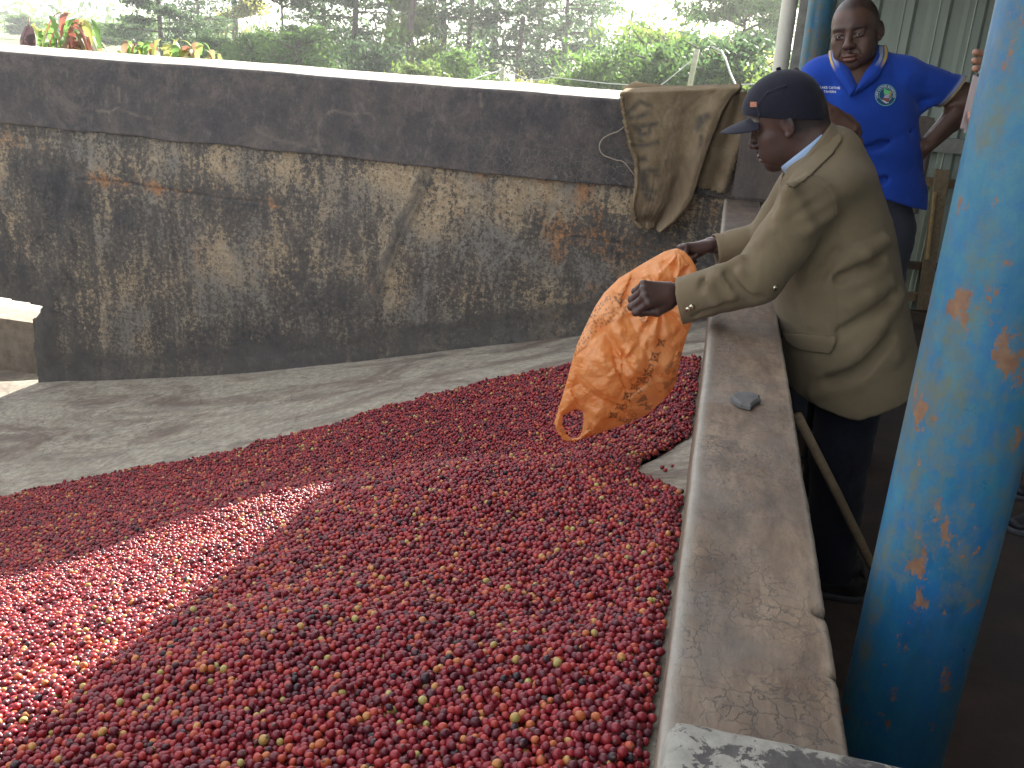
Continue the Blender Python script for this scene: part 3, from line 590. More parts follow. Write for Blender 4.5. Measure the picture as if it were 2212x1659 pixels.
def cherry_mesh(name, seg=12, rings=9, r=.0066):
    """slightly oblong berry with a small crown scar at one end"""
    V = []; F = []; pole = []
    zs_ = [-1, -.97]+[-math.cos(math.pi*i/rings) for i in range(1, rings)]
    prof = [(0, -1.0)]+[(math.sin(math.pi*i/rings), -math.cos(math.pi*i/rings)) for i in range(1, rings)]+[(.20, 1.00), (.17, 1.055), (.09, 1.03), (.0, .97)]
    prof = [p for p in prof if not (p[0] < .3 and .9 < p[1] < .999)]
    for i, (a, z) in enumerate(prof):
        if a == 0: V.append((0, 0, z*1.08*r)); pole.append(1 if i else .3)
        else:
            for k in range(seg):
                t = 2*math.pi*k/seg; V.append((a*r*math.cos(t), a*r*math.sin(t)*.96, z*1.08*r)); pole.append(1. if (z > .995) else 0)
    def ringidx(i): return 0 if i == 0 else 1+(i-1)*seg
    m_ = len(prof)
    for k in range(seg): F.append([0, 1+(k+1) % seg, 1+k])
    for i in range(1, m_-2):
        for k in range(seg): a = ringidx(i); b = ringidx(i+1); F.append([a+k, a+(k+1) % seg, b+(k+1) % seg, b+k])
    last = len(V)-1; a = ringidx(m_-2)
    for k in range(seg): F.append([a+k, a+(k+1) % seg, last])
    me = bpy.data.meshes.new(name); me.from_pydata(V, [], F); me.shade_smooth()
    a_ = me.attributes.new('pole', 'FLOAT', 'POINT'); a_.data.foreach_set('value', np.array(pole, np.float32)); return me

RC = .0066
def cherry_points():
    P = []
    # bounding box swept with a jittered hexagonal net, frame test with a generous margin
    for layer in range(3):
        s_ = .0122 if layer == 0 else (.0126 if layer == 1 else .030)
        xs = np.arange(-4.6, LX0, s_); ys = np.arange(.43, 4.7, s_*.866); GX, GY = np.meshgrid(xs, ys); GX[1::2] += s_/2
        GX = GX+rng.normal(0, s_*.20, GX.shape); GY = GY+rng.normal(0, s_*.20, GY.shape)
        if layer == 1: GX += s_*.5; GY += s_*.3
        q = np.c_[GX.ravel(), GY.ravel()]
        zz = np.interp(q[:, 1], [0, 5], [0.45, .1])-.2*np.abs(q[:, 0])
        u, v, d = pix(np.c_[q, zz]); q = q[(u > -420) & (u < 1900) & (v < 2150) & (d > .3)]
        hd_ = heap_in(q[:, 0], q[:, 1]); edge = .012*fbm(q, 14, 3, 71); ok = (hd_+edge*(q[:, 1] > 1.2) > .004) & (q[:, 0] < LX0-.004); q = q[ok]; hd_ = hd_[ok]
        z = np.concatenate([surf(q[i:i+20000, 0], q[i:i+20000, 1]) for i in range(0, len(q), 20000)])
        lump = .012*fbm(q, 4.5, 3, 72)+.005*fbm(q, 16, 2, 73)
        base = z+np.clip(hd_*.6, 0, .02)+lump*np.clip(hd_/.08, 0, 1)+RC*.7
        if layer == 0: z_ = base+rng.normal(0, RC*.55, len(q))
        elif layer == 1:
            z_ = base-RC*1.5+rng.normal(0, RC*.4, len(q)); near = np.linalg.norm(np.c_[q, z]-EYE, axis=1) < 2.6; q = q[near]; z_ = z_[near]; hd_ = hd_[near]; k = hd_ > .02; q = q[k]; z_ = z_[k]
        else:
            k = (rng.random(len(q)) < .35) & (hd_ > .02); q = q[k]; z_ = base[k]+RC*1.25
        P.append(np.c_[q, z_])
    return np.concatenate(P)
CP = cherry_points()
CRAD = np.clip(rng.normal(.945, .11, len(CP)), .68, 1.22)
def relax(P, R, it=2):
    for _ in range(it):
        # neighbour pairs by hashing into a grid of berry-sized cells
        cs = .0155; I = np.floor(P/cs).astype(np.int64); key = (I[:, 0]+1000)*4000000+(I[:, 1]+1000)*2000+(I[:, 2]+1000); o = np.argsort(key, kind='stable'); ks = key[o]
        D = np.zeros_like(P)
        for dx in (-1, 0, 1):
            for dy in (-1, 0, 1):
                for dz in (-1, 0, 1):
                    kk = key+dx*4000000+dy*2000+dz; st = np.searchsorted(ks, kk, 'left'); en = np.searchsorted(ks, kk, 'right')
                    for j in range(int((en-st).max()) if len(st) else 0):
                        m_ = st+j < en; i = np.nonzero(m_)[0]; n_ = o[st[m_]+j]; g_ = n_ != i; i = i[g_]; n_ = n_[g_]
                        d = P[i]-P[n_]; L = np.linalg.norm(d, axis=1)+1e-9; ov = np.clip((R[i]+R[n_])*RC*.97-L, 0, None); np.add.at(D, i, d/L[:, None]*(ov*.42)[:, None])
        P = P+np.clip(D, -.004, .004)
        P[:, 0] = np.minimum(P[:, 0], LX0-RC*.9)
    return P
CP = relax(CP, CRAD, 3)
N_ = len(CP)
reg = fbm(CP[:, :2], 2.3, 3, 81)
CCOL = np.clip(rng.beta(2.1, 2.3, N_)*.80+.04+.05*reg, 0, .84); r_ = rng.random(N_)
CCOL[r_ < .035] = rng.uniform(0, .05, (r_ < .035).sum()); k = r_ > .945-.03*reg; CCOL[k] = rng.uniform(.80, 1.0, k.sum())
CROT = rng.uniform(-math.pi, math.pi, (N_, 3)); CROT[:, 1] = rng.normal(0, 1.5, N_)
# the 300 that show largest
u, v, d = pix(CP); vis = (u > 4) & (u < 2208) & (v < 1655) & (u < 1405+(1659-v)*.14)
layer_top = CP[:, 2] > np.concatenate([surf(CP[i:i+20000, 0], CP[i:i+20000, 1]) for i in range(0, N_, 20000)])+RC*.2
sc_ = np.where(vis & layer_top, CRAD/d, -1); pick = np.argsort(-sc_)[:300]; keep = np.ones(N_, bool); keep[pick] = False
classes = [(0, .055, 'near black shrivelled coffee cherry among the nearest berries', 'black cherries in the nearest rows'),
           (.055, .30, 'dark maroon coffee cherry among the nearest berries at the bottom', 'maroon cherries in the nearest rows'),
           (.30, .55, 'crimson ripe coffee cherry among the nearest berries at the bottom', 'crimson cherries in the nearest rows'),
           (.55, .78, 'bright red coffee cherry among the nearest berries at the bottom', 'red cherries in the nearest rows'),
           (.78, .93, 'orange half ripe coffee cherry among the nearest berries', 'orange cherries in the nearest rows'),
           (.93, 1.01, 'yellow green unripe coffee cherry among the nearest berries', 'yellow green cherries in the nearest rows')]
cm = []
for a, b, lb, gr in classes:
    me = cherry_mesh('coffee_cherry', 18, 14); me.materials.append(m_cherry('cherry_skin', (a+.01, min(b, 1)-.01))); cm.append(me)
def put_cherry(p, s_, rot, ci, label, group):
    o = bpy.data.objects.new('coffee_cherry', cm[ci]); COL.objects.link(o); o.location = p; o.scale = (s_*random.uniform(.92, 1.04), s_*random.uniform(.9, 1.02), s_*random.uniform(.93, 1.06)); o.rotation_euler = rot; return tag(o, label, 'coffee cherry', group)
for i in pick:
    ci = [j for j, c in enumerate(classes) if c[0] <= CCOL[i] < c[1]][0]; put_cherry(CP[i], CRAD[i], CROT[i], ci, classes[ci][2], classes[ci][3])
for (uu, vv), lb in [((1437, 1018), 'loose red coffee cherry, the nearer of the touching pair on bare concrete'), ((1430, 1012), 'loose dull orange coffee cherry behind the red one on bare concrete'), ((1452, 1009), 'small loose red coffee cherry alone on bare concrete beside the ledge')]:
    p = on_surf(uu, vv)+[0, 0, .004]; put_cherry(p, .95 if 'small' not in lb else .8, (1, .4, 2), 2 if 'red' in lb else 4, lb, 'loose cherries on the bare concrete')
# the rest of the heap
me = bpy.data.meshes.new('cherry_heap'); me.from_pydata(CP[keep].tolist(), [], [])
for nme, ty, a in (('col', 'FLOAT', CCOL[keep]),): q = me.attributes.new(nme, ty, 'POINT'); q.data.foreach_set('value', a.astype(np.float32))
for nme, a in (('rad', CRAD[keep][:, None]*np.c_[rng.uniform(.92, 1.04, keep.sum()), rng.uniform(.90, 1.02, keep.sum()), rng.uniform(.93, 1.06, keep.sum())]), ('rot', CROT[keep]), ('off', rng.uniform(0, 50, (keep.sum(), 3)))): q = me.attributes.new(nme, 'FLOAT_VECTOR', 'POINT'); q.data.foreach_set('vector', a.astype(np.float32).ravel())
heap = bpy.data.objects.new('cherry_heap', me); COL.objects.link(heap); tag(heap, 'wide sloping heap of small red coffee cherries filling the concrete tank', 'coffee cherries', kind='stuff')
ng = bpy.data.node_groups.new('cherries', 'GeometryNodeTree'); ng.interface.new_socket('Geometry', in_out='INPUT', socket_type='NodeSocketGeometry'); ng.interface.new_socket('Geometry', in_out='OUTPUT', socket_type='NodeSocketGeometry')
gi = ng.nodes.new('NodeGroupInput'); go = ng.nodes.new('NodeGroupOutput'); iop = ng.nodes.new('GeometryNodeInstanceOnPoints')
us = ng.nodes.new('GeometryNodeMeshUVSphere'); us.inputs[0].default_value = 14; us.inputs[1].default_value = 9; us.inputs[2].default_value = RC
xf = ng.nodes.new('GeometryNodeTransform'); xf.inputs['Scale'].default_value = (1, .96, 1.08)
sp2 = ng.nodes.new('GeometryNodeMeshCylinder'); sp2.inputs['Vertices'].default_value = 8; sp2.inputs['Radius'].default_value = RC*.17; sp2.inputs['Depth'].default_value = RC*.3
x2 = ng.nodes.new('GeometryNodeTransform'); x2.inputs['Translation'].default_value = (0, 0, RC*1.02)
sa = ng.nodes.new('GeometryNodeStoreNamedAttribute'); sa.data_type = 'FLOAT'; sa.inputs['Name'].default_value = 'pole'; sa.inputs['Value'].default_value = 1.0
jn = ng.nodes.new('GeometryNodeJoinGeometry'); ssm = ng.nodes.new('GeometryNodeSetShadeSmooth'); smt = ng.nodes.new('GeometryNodeSetMaterial'); smt.inputs['Material'].default_value = MC
L = ng.links.new
L(us.outputs[0], xf.inputs[0]); L(sp2.outputs[0], x2.inputs[0]); L(x2.outputs[0], sa.inputs[0]); L(sa.outputs[0], jn.inputs[0]); L(xf.outputs[0], ssm.inputs[0]); L(ssm.outputs[0], jn.inputs[0]); L(jn.outputs[0], smt.inputs[0]); L(smt.outputs[0], iop.inputs['Instance'])
def na_(n, dt): q = ng.nodes.new('GeometryNodeInputNamedAttribute'); q.data_type = dt; q.inputs[0].default_value = n; return q.outputs[0]
e2r = ng.nodes.new('FunctionNodeEulerToRotation'); L(na_('rot', 'FLOAT_VECTOR'), e2r.inputs[0]); L(e2r.outputs[0], iop.inputs['Rotation']); L(na_('rad', 'FLOAT_VECTOR'), iop.inputs['Scale'])
L(gi.outputs[0], iop.inputs['Points']); L(iop.outputs[0], go.inputs[0]); md = heap.modifiers.new('cherries', 'NODES'); md.node_group = ng
# dark bed under the berries so that no concrete shows between them
xs = np.linspace(-5.2, LX0-.002, 200); ys = np.linspace(.31, 4.6, 170); GX, GY = np.meshgrid(xs, ys); hh = heap_in(GX, GY); Zb = surf(GX, GY)-.007
Fb = gridfaces(len(ys), len(xs)); ok = (hh.ravel()[Fb] > .02).all(1)
o = obj('cherry_bed', np.c_[GX.ravel(), GY.ravel(), Zb.ravel()], Fb[ok], simple('pressed_cherries', (.05, .008, .012), .8, .4, 60, .4), smooth=True, loc=(0, 0, 0)); tag(o, 'dark red mass of berries under the top layer of the heap', 'coffee cherries', kind='stuff')
# green stalks and a curled dark leaf on the heap
g = Geo()
uu = rng.uniform(0, 1400, 170); vv = 1060+rng.random(170)**.7*590
for a, b in zip(uu, vv):
    p = on_surf(a, b)+[0, 0, RC*1.5]; q = rng.normal(0, 1, 3); q[2] = abs(q[2])*.4; q /= np.linalg.norm(q); L_ = rng.uniform(.006, .013)
    g.tube([p, p+q*L_*.5+rng.normal(0, .001, 3), p+q*L_], [.0010, .0008, .0011], 5)
o = g.mk('stalks', simple('green_stalk', (.16, .17, .05), .7, .4, 60, 0)); tag(o, 'short green fruit stalks scattered among the cherries', 'stalks', kind='stuff')
p = on_surf(1222, 1012)+[0, 0, RC*2]; V = [];
for i in range(5):
    t = i/4
    for j in (-1, 0, 1): V.append(p+np.array([(t-.5)*.034, j*.012*math.sin(math.pi*(t*.85+.1)), .006*abs(j)+.012*math.sin(t*3)-.003]))
o = obj('dry_leaf', V, gridfaces(5, 3), simple('leaf_maroon', (.07, .008, .02), .5, .3, 60, .2), smooth=True); tag(o, 'small curled maroon leaf lying on the crest of the cherry heap', 'leaf')
# ================================================================== BURLAP SACK
def burlap():
    M = MT('burlap', .95); pr = M.attr('print', out=2); st = M.attr('dark_zone', out=2)
    uvx = M.attr('uvw', out=1); w1 = M.wave(52, M.mix(.010, uvx, M.noise(6, 3, .6, uvx, col=True), 'ADD'), .6, 'X'); w2 = M.wave(56, M.mix(.010, uvx, M.noise(5, 3, .6, uvx, col=True), 'ADD'), .6, 'Y')
    wv = M.math('MAXIMUM', w1, w2); n = M.noise(9, 8, .7, uvx)
    c = M.ramp(n, [(.3, (.20, .15, .09)), (.5, (.29, .225, .14)), (.7, (.38, .305, .20))]); c = M.mix(M.ramp(wv, [(.45, .5), (.9, 0)]), c, (.16, .11, .06))
    c = M.mix(M.ramp(M.noise(60, 6, .8, uvx), [(.55, 0), (.75, .5)]), c, (.20, .14, .08))
    c = M.mix(M.math('MULTIPLY', pr, M.ramp(M.noise(40, 6, .7, uvx), [(.25, .35), (.6, .85)])), c, (.07, .07, .065)); c = M.mix(M.math('MULTIPLY', st, .6), c, (.12, .08, .06))
    M.set('Base_Color', c); M.b.inputs['Specular IOR Level'].default_value = .1; M.bump(M.math('ADD', wv, M.math('MULTIPLY', M.noise(90, 4, .8, uvx), 1.2)), .9, .004); return M.m
MBL = burlap()
def flap(left, right, yb, n1=150, n2=110, bulge=None, seed=0, top_back=True):
    """cloth between two D-space edge polylines hung in front of the tank wall; rows run from the wall top downwards"""
    def rs(L, n):
        L = np.array(L, float); d = np.r_[0, np.cumsum(np.linalg.norm(np.diff(L, axis=0), axis=1))]; t = np.linspace(0, d[-1], n); return np.c_[np.interp(t, d, L[:, 0]), np.interp(t, d, L[:, 1])]
    A = rs(left, n1); B = rs(right, n1); k = np.linspace(0, 1, n2)
    uv = A[:, None]*(1-k[None, :, None])+B[:, None]*k[None, :, None]
    uv[..., 1] += (0)
    P = np.zeros(uv.shape[:2]+(3,))
    for i in range(n1):
        for j in range(n2): P[i, j] = aty(uv[i, j, 0], uv[i, j, 1], yb)
    return uv, P
def make_sack():
    root = empty('burlap_sack', (-.3, YW, ZT), 'empty tan burlap sack with faded dark lettering draped over the wall top', 'sack')
    L = [(1340,201),(1343,232),(1348,262),(1354,290),(1360,318),(1370,340),(1373,362),(1373,400),(1367,430),(1365,455),(1368,478),(1383,492)]
    Rr = [(1598,192),(1580,208),(1560,240),(1545,280),(1535,305),(1524,335),(1514,365),(1504,400),(1496,425),(1482,450),(1462,474),(1430,498)]
    uv, P = flap(L, Rr, YW-.075); n1, n2 = uv.shape[:2]
    t = np.linspace(0, 1, n1)[:, None]; k = np.linspace(0, 1, n2)[None]
    # folds: soft vertical rolls gathering toward the lower point, heavy rolled right edge
    off = .022*np.sin(k*6.0+t*1.5)*(.3+t)+.055*np.exp(-((k-(.90))/.14)**2)*(.35+.8*np.clip(t*1.3, 0, 1))-.030*np.exp(-((k-.68)/.10)**2)*t+.030*np.exp(-((k-.40)/.2)**2)*t+.02*np.exp(-((k-.03)/.03)**2)
    q = np.stack([np.broadcast_to(k*1.0, off.shape).ravel(), np.broadcast_to(t*1.3, off.shape).ravel()], 1)
    off = off+.012*fbm(q, 4, 3, 91).reshape(off.shape)+.005*fbm(q*[1, .5], 16, 4, 92).reshape(off.shape)-.03*np.exp(-((t-.93)/.05)**2)*np.exp(-((k-.3)/.3)**2)
    P[..., 1] -= off; edge = .006*vnoise(np.c_[t.ravel()*60, t.ravel()*0], 1, 5)
    P[:, 0, 0] += edge; P[-1, :, 2] += .008*vnoise(np.c_[k.ravel()*60, k.ravel()*0], 1, 6)
    # roll over the wall top and down the far side
    topz = P[0, :, 2].copy(); rows = []
    for a in np.linspace(0, 1, 26):
        y = YW-.06-off[0]*1.0+(.52)*a; z = topz+.020*math.sin(math.pi*min(a*1.2, 1))+.006*fbm(np.c_[P[0, :, 0]*9, P[0, :, 0]*0+a*4], 1, 3, 93)
        if a > .82: z = z-(a-.82)*2.2; y = YW-.06+.52*.84+.0*y
        rows.append(np.stack([P[0, :, 0]+.01*a, y*np.ones(n2), z], 1))
    rows = np.array(rows[::-1][:-1]); m0 = len(rows); PP = np.concatenate([rows, P]); N1 = len(PP)
    UV = np.concatenate([uv[:1].repeat(m0, 0), uv]).reshape(-1, 2)
    def blk(polys, soft=3.0):
        v = np.zeros(len(UV))
        for pl in polys:
            ins = inpoly(UV, pl); d = polydist(UV, pl+[pl[0]]); v = np.maximum(v, np.clip(np.where(ins, d, -d)/soft+.5, 0, 1))
        return v
    D = lambda *p: [((1900+x/3.252)/1.4756, (250+y/3.252)/1.4756) for x, y in p]
    pr = blk([D((320,385),(430,380),(550,330),(560,365),(470,420),(330,432)), D((300,350),(430,240),(470,250),(330,400)), D((450,215),(580,270),(590,310),(520,290),(430,240)),
              D((370,480),(640,445),(640,490),(580,500),(570,560),(520,600),(440,600),(400,520)), D((370,675),(520,665),(640,640),(650,665),(520,715),(375,705)), D((420,605),(450,600),(520,660),(440,670)),
              D((430,815),(520,800),(540,850),(450,860)), D((455,930),(660,930),(650,975),(540,970),(545,1120),(640,1160),(620,1200),(460,1160)), D((600,985),(650,980),(660,1010),(610,1010)), D((480,1180),(560,1175),(600,1260),(540,1270)),
              D((1040,400),(1180,350),(1190,400),(1060,560),(1020,520)), D((1080,590),(1110,590),(1105,680),(1060,740))], 9.0)
    hole = blk([D((470,510),(540,510),(540,555),(480,560))], 3); pr = pr*(1-hole); pr[:m0*n2] = 0
    st = blk([D((900,850),(1200,600),(1050,900),(900,1300),(700,1500),(380,1540),(380,1400),(700,1330))], 26)*.8; st[:m0*n2] = 0  # darker patch along the right edge and bottom of the flap
    uvw = np.c_[PP[..., 0].ravel(), PP[..., 2].ravel()-(PP[..., 1].ravel()-YW)*1.0, np.zeros(N1*n2)]
    V = PP.reshape(-1, 3); Fq = gridfaces(N1, n2)
    o = obj('front_flap', V, Fq, MBL, root, smooth=True, attrs={'print': pr, 'dark_zone': st}); a_ = o.data.attributes.new('uvw', 'FLOAT_VECTOR', 'POINT'); a_.data.foreach_set('vector', uvw.astype(np.float32).ravel())
    md = o.modifiers.new('thickness', 'SOLIDIFY'); md.thickness = .0035
    # rear layer that hangs to the right of the main flap
    L2 = [(1560,214),(1530,260),(1500,310),(1490,345),(1486,372),(1484,398)]; R2 = [(1612,196),(1616,230),(1608,280),(1592,330),(1585,365),(1574,392),(1563,418)]
    uv, P = flap(L2, R2, YW-.040, 90, 60); t = np.linspace(0, 1, 90)[:, None]; k = np.linspace(0, 1, 60)[None]; off = .015*np.sin(k*5+t*2)+.008*np.cos(k*14); P[..., 1] -= off
    P[:, -1, 0] += .010*vnoise(np.c_[t.ravel()*70, t.ravel()*0], 1, 15); P[-1, :, 2] += .010*vnoise(np.c_[k.ravel()*50, k.ravel()*0], 1, 16)
    o = obj('rear_flap', P.reshape(-1, 3), gridfaces(90, 60), MBL, root, smooth=True, attrs={'print': np.zeros(5400), 'dark_zone': (np.clip(1-k*2.5, 0, 1)*np.ones((90, 1))).ravel()*.5})  # painted shade, darker toward the edge tucked behind the front flap
    a_ = o.data.attributes.new('uvw', 'FLOAT_VECTOR', 'POINT'); a_.data.foreach_set('vector', np.c_[P[..., 0].ravel(), P[..., 2].ravel(), np.zeros(5400)].astype(np.float32).ravel()); md = o.modifiers.new('thickness', 'SOLIDIFY'); md.thickness = .006
    # bunched roll of the hem on the far side, seen above the wall top
    g = Geo(); pts = [aty(u, v, YW+.34) for u, v in [(1348,196),(1372,190),(1400,192),(1440,194),(1480,195),(1520,198),(1555,206)]]; g.tube(pts, [.02, .034, .03, .024, .022, .022, .015], 14)
    V = np.array(g.V); V += .006*np.c_[fbm(V, 30, 3, 1), fbm(V, 30, 3, 2), fbm(V, 30, 3, 3)]
    o = obj('rolled_hem', V, g.F, MBL, root, smooth=True, attrs={'print': np.zeros(len(V)), 'dark_zone': np.zeros(len(V))}); a_ = o.data.attributes.new('uvw', 'FLOAT_VECTOR', 'POINT'); a_.data.foreach_set('vector', V.astype(np.float32).ravel())
    # thick stitched seam with loose fibres down the left edge
    pts = [aty(u+3, v, YW-.11+.0) for u, v in L]; P_ = np.array(pts); tt = np.linspace(0, len(P_)-1, 160); PP = np.stack([np.interp(tt, np.arange(len(P_)), P_[:, i]) for i in range(3)], 1)
    PP[:, 0] += .003*vnoise(np.c_[tt*6, tt*0], 1, 31); g = Geo(); g.tube(PP, .009+.003*vnoise(np.c_[tt*9, tt*0], 1, 32), 8)
    for i in range(900):
        if i < 430: b = PP[rng.integers(0, 160)]+rng.normal(0, .006, 3)
        elif i < 640: s_ = rng.random(); b = np.array(aty(1345+s_*250, 195+6*math.sin(s_*6)+s_*4, YW+.12+rng.random()*.2)); b[2] = b[2]*.5+.5*(ZT+.07)
        else: s_ = rng.random(); b = np.array(aty(*(np.array(R2[3])*(1-s_)+np.array(R2[6])*s_), YW-.06))
        q = rng.normal(0, 1, 3); q /= np.linalg.norm(q); l = rng.uniform(.008, .028); g.tube([b, b+q*l*.5, b+q*l+rng.normal(0, .003, 3)], .0007, 3, cap=False)
    V = np.array(g.V); o = obj('frayed_seam', V, g.F, MBL, root, smooth=True, attrs={'print': np.zeros(len(V)), 'dark_zone': np.zeros(len(V))}); a_ = o.data.attributes.new('uvw', 'FLOAT_VECTOR', 'POINT'); a_.data.foreach_set('vector', V.astype(np.float32).ravel())
    sp = [(1341,216),(1349,238),(1354,256),(1350,272),(1336,284),(1318,290),(1303,298),(1296,308),(1294,318),(1297,328),(1304,336),(1318,341),(1330,346),(1342,347),(1350,352),(1358,362),(1370,378),(1381,393)]
    S_ = np.array([aty(u, v, YW-.055) for u, v in sp]); tt = np.linspace(0, len(S_)-1, 120); S_ = np.stack([np.interp(tt, np.arange(len(S_)), S_[:, i]) for i in range(3)], 1)
    for _ in range(4): S_[1:-1] = (S_[:-2]+2*S_[1:-1]+S_[2:])/4
    g = Geo(); g.tube(S_, .0032, 6); g.mk('string', simple('jute_string', (.34, .29, .21), .9, .2, 40, 0), root, True)
make_sack()

# ================================================================== ORANGE BAG
YBAG = 2.60
def make_bag():
    out = [(1456,553),(1440,556),(1425,561),(1380,584),(1330,612),(1300,640),(1283,665),(1268,695),(1256,722),(1246,745),(1236,785),(1226,820),(1217,852),(1208,880),(1200,906),(1201,918),(1212,936),(1222,948),(1240,950),(1262,944),(1300,934),(1330,925),(1365,915),(1398,900),(1415,885),(1436,865),(1452,846),(1462,825),(1466,795),(1474,762),(1484,730),(1496,700),(1503,680),(1507,655),(1508,625),(1504,606),(1498,590),(1488,574),(1474,560)]
    hole = [(1232,884),(1247,880),(1260,885),(1262,900),(1259,928),(1252,941),(1238,943),(1225,932),(1217,912),(1219,893)]
    W = lambda p: (lambda q: (q[0], q[2]))(aty(p[0], p[1], YBAG)); O = [W(p) for p in out]; Hh = [W(p) for p in hole]
    lo = np.array([min(p[0] for p in O)-.02, YBAG-.22, min(p[1] for p in O)-.02]); hi = np.array([max(p[0] for p in O)+.02, YBAG+.24, max(p[1] for p in O)+.02])
    s = SDF(lo, hi, .0036); n = s.n; gx = s.lo[0]+s.res*np.arange(n[0]); gz = s.lo[2]+s.res*np.arange(n[2]); X, Z = np.meshgrid(gx, gz, indexing='ij'); P = np.c_[X.ravel(), Z.ravel()]
    def sd2(pl): ins = inpoly(P, pl); d = polydist(P, pl+[pl[0]]); return np.where(ins, -d, d)
    so = sd2(O); sh = sd2(Hh); d2 = np.maximum(so, -sh+0.0); inn = np.clip(-d2, 0, None)
    # gathers: rays from the hands and the handle
    def rays(c, nray, amp, reach, seed): c = W(c); a = np.arctan2(P[:, 1]-c[1], P[:, 0]-c[0]); r = np.hypot(P[:, 0]-c[0], P[:, 1]-c[1]); return amp*vnoise(np.c_[a*nray, r*6], 1, seed)*np.exp(-r/reach)
    wr = rays((1425,660), 5, .032, .12, 1)+rays((1460,560), 5, .022, .10, 2)+rays((1240,945), 9, .016, .08, 3)+rays((1345,770), 4, .014, .05, 9)
    ph = P[:, 0]*9+P[:, 1]*7
    rid = 1-np.abs(fbm(P, 7, 3, 12)); rid2 = 1-np.abs(fbm(np.c_[P[:, 0]*.6+P[:, 1]*.8, P[:, 1]*.6-P[:, 0]*.8]*[1, .45], 16, 3, 13))
    def crumple(npt, seed, st):
        r_ = np.random.default_rng(seed); q = np.c_[P[:, 0]*st[0]+P[:, 1]*st[1], P[:, 1]*st[0]-P[:, 0]*st[1]]*[1, st[2]]; lo_, hi_ = q.min(0), q.max(0); pts = r_.uniform(lo_, hi_, (npt, 2)); hgt = r_.uniform(-1, 1, npt); sl = r_.normal(0, 1, (npt, 2))
        d_ = np.linalg.norm(q[:, None]-pts[None], axis=2); o_ = np.argsort(d_, 1)[:, :2]; a_ = np.arange(len(q)); d1, d2_ = d_[a_, o_[:, 0]], d_[a_, o_[:, 1]]; return (d2_-d1), (sl[o_[:, 0]]*(q-pts[o_[:, 0]])).sum(1)
    c1, t1 = crumple(38, 5, (.8, .6, .6)); c2_, t2 = crumple(120, 6, (.6, .8, .8)); msk_ = np.clip(.55+1.2*fbm(P, 5, 2, 55), .1, 1); crm = np.clip(c1, 0, .05)*.36+(np.clip(c2_, 0, .03)*.26)*msk_+np.clip(t1, -.03, .03)*.30
    T = .066*(1-np.exp(-inn/.055))*np.clip(inn/.008+.3, 0, 1)+.0028
    zrel = np.clip((P[:, 1]-.62)/.35, -1, 1)
    yc = YBAG+.02+.12*zrel*(zrel > 0)-.04*np.clip((-P[:, 0]-.15)/.2, 0, 1)
    env = np.clip(inn/.03, 0, 1)
    tf = T+env*(wr+crm-.012+.016*(rid-.75)+.016*(rid2-.75)+.006*fbm(P, 22, 2, 14)-.030*np.exp(-((P[:, 0]*.75+P[:, 1]*.66-(W((1330,740))[0]*.75+W((1330,740))[1]*.66))/.014)**2)*np.exp(-(polydist(P, [W((1290,800)), W((1400,690))])/.05)**2))
    tb = T+env*(.020*(rid2-.75)+.01*fbm(P, 15, 2, 15))
    tf = np.maximum(tf, .002).reshape(X.shape)[:, None, :]; tb = np.maximum(tb, .002).reshape(X.shape)[:, None, :]; yc_ = yc.reshape(X.shape)[:, None, :]; d3 = d2.reshape(X.shape)[:, None, :]
    gy = (s.lo[1]+s.res*np.arange(n[1]))[None, :, None]
    s.F = np.maximum(np.maximum((yc_-tf)-gy, gy-(yc_+tb))*.75, d3).astype(np.float32)
    V, Fq = s.mesh(); V = lap(V, Fq, 1, .4)
    # printed pattern in the bag's own plane
    UV = np.array(pix(V)[:2]).T; ycv = YBAG; front = V[:, 1] < np.interp(V[:, 2], [0, 1.2], [YBAG, YBAG+.05])
    p2d = V[:, [0, 2]]; ink = np.zeros(len(V)); C = lambda x, y: W(((1750+x/2.211)/1.4756, (700+y/2.211)/1.4756)); ux = .00032*1.0
    def star(c, r): r = r*1.15; c = np.array(C(*c)); q = (p2d-c)@np.array([[.8, -.6], [.6, .8]]); q = np.abs(q/r); d = np.sqrt(q[:, 0])+np.sqrt(q[:, 1]); ring = np.abs(np.hypot(q[:, 0], q[:, 1])-.2) < .06; return np.clip((1.06-d)/.14, 0, 1)*np.where(ring, .15, 1)
    stars = [(790,870,.021),(750,952,.024),(725,1012,.014),(707,1056,.024),(655,1112,.024),(608,1160,.02),(562,1222,.023),(508,1296,.023),(462,1360,.022),(515,1400,.018),(560,1420,.016),(610,1425,.016),(700,1325,.018)]
    for x, y, r in stars: ink = np.maximum(ink, star((x, y), r))
    def circ(c, r, w_=.0016, k=.8): c = np.array(C(*c)); return np.clip(1.3-np.abs(np.hypot(*(p2d-c).T)-r)/w_, 0, 1)*k
    for c in [(540,1300),(600,1375),(640,1185),(690,1120)]:
        for a in range(5): cc = (c[0]+34*math.cos(a*1.257+.5), c[1]+34*math.sin(a*1.257+.5)); ink = np.maximum(ink, circ(cc, .0105, .0010, .35))
        ink = np.maximum(ink, circ(c, .0065, .0018, .8))
    tri = [C(605,1290),(C(680,1205)),C(700,1270),C(690,1310),C(650,1300)]; ins = inpoly(p2d, tri); ink = np.maximum(ink, ins*.75*(polydist(p2d, [tri[0], tri[2]]) > .004))
    blot = [C(935,880),C(900,960),C(820,1020),C(770,1130),C(780,1260),C(850,1230),C(890,1140),C(960,1010),C(1000,900)]; ins = inpoly(p2d, blot); ink = np.maximum(ink, ins*np.clip(fbm(p2d, 60, 4, 20)*3.2, 0, 1)*.6)
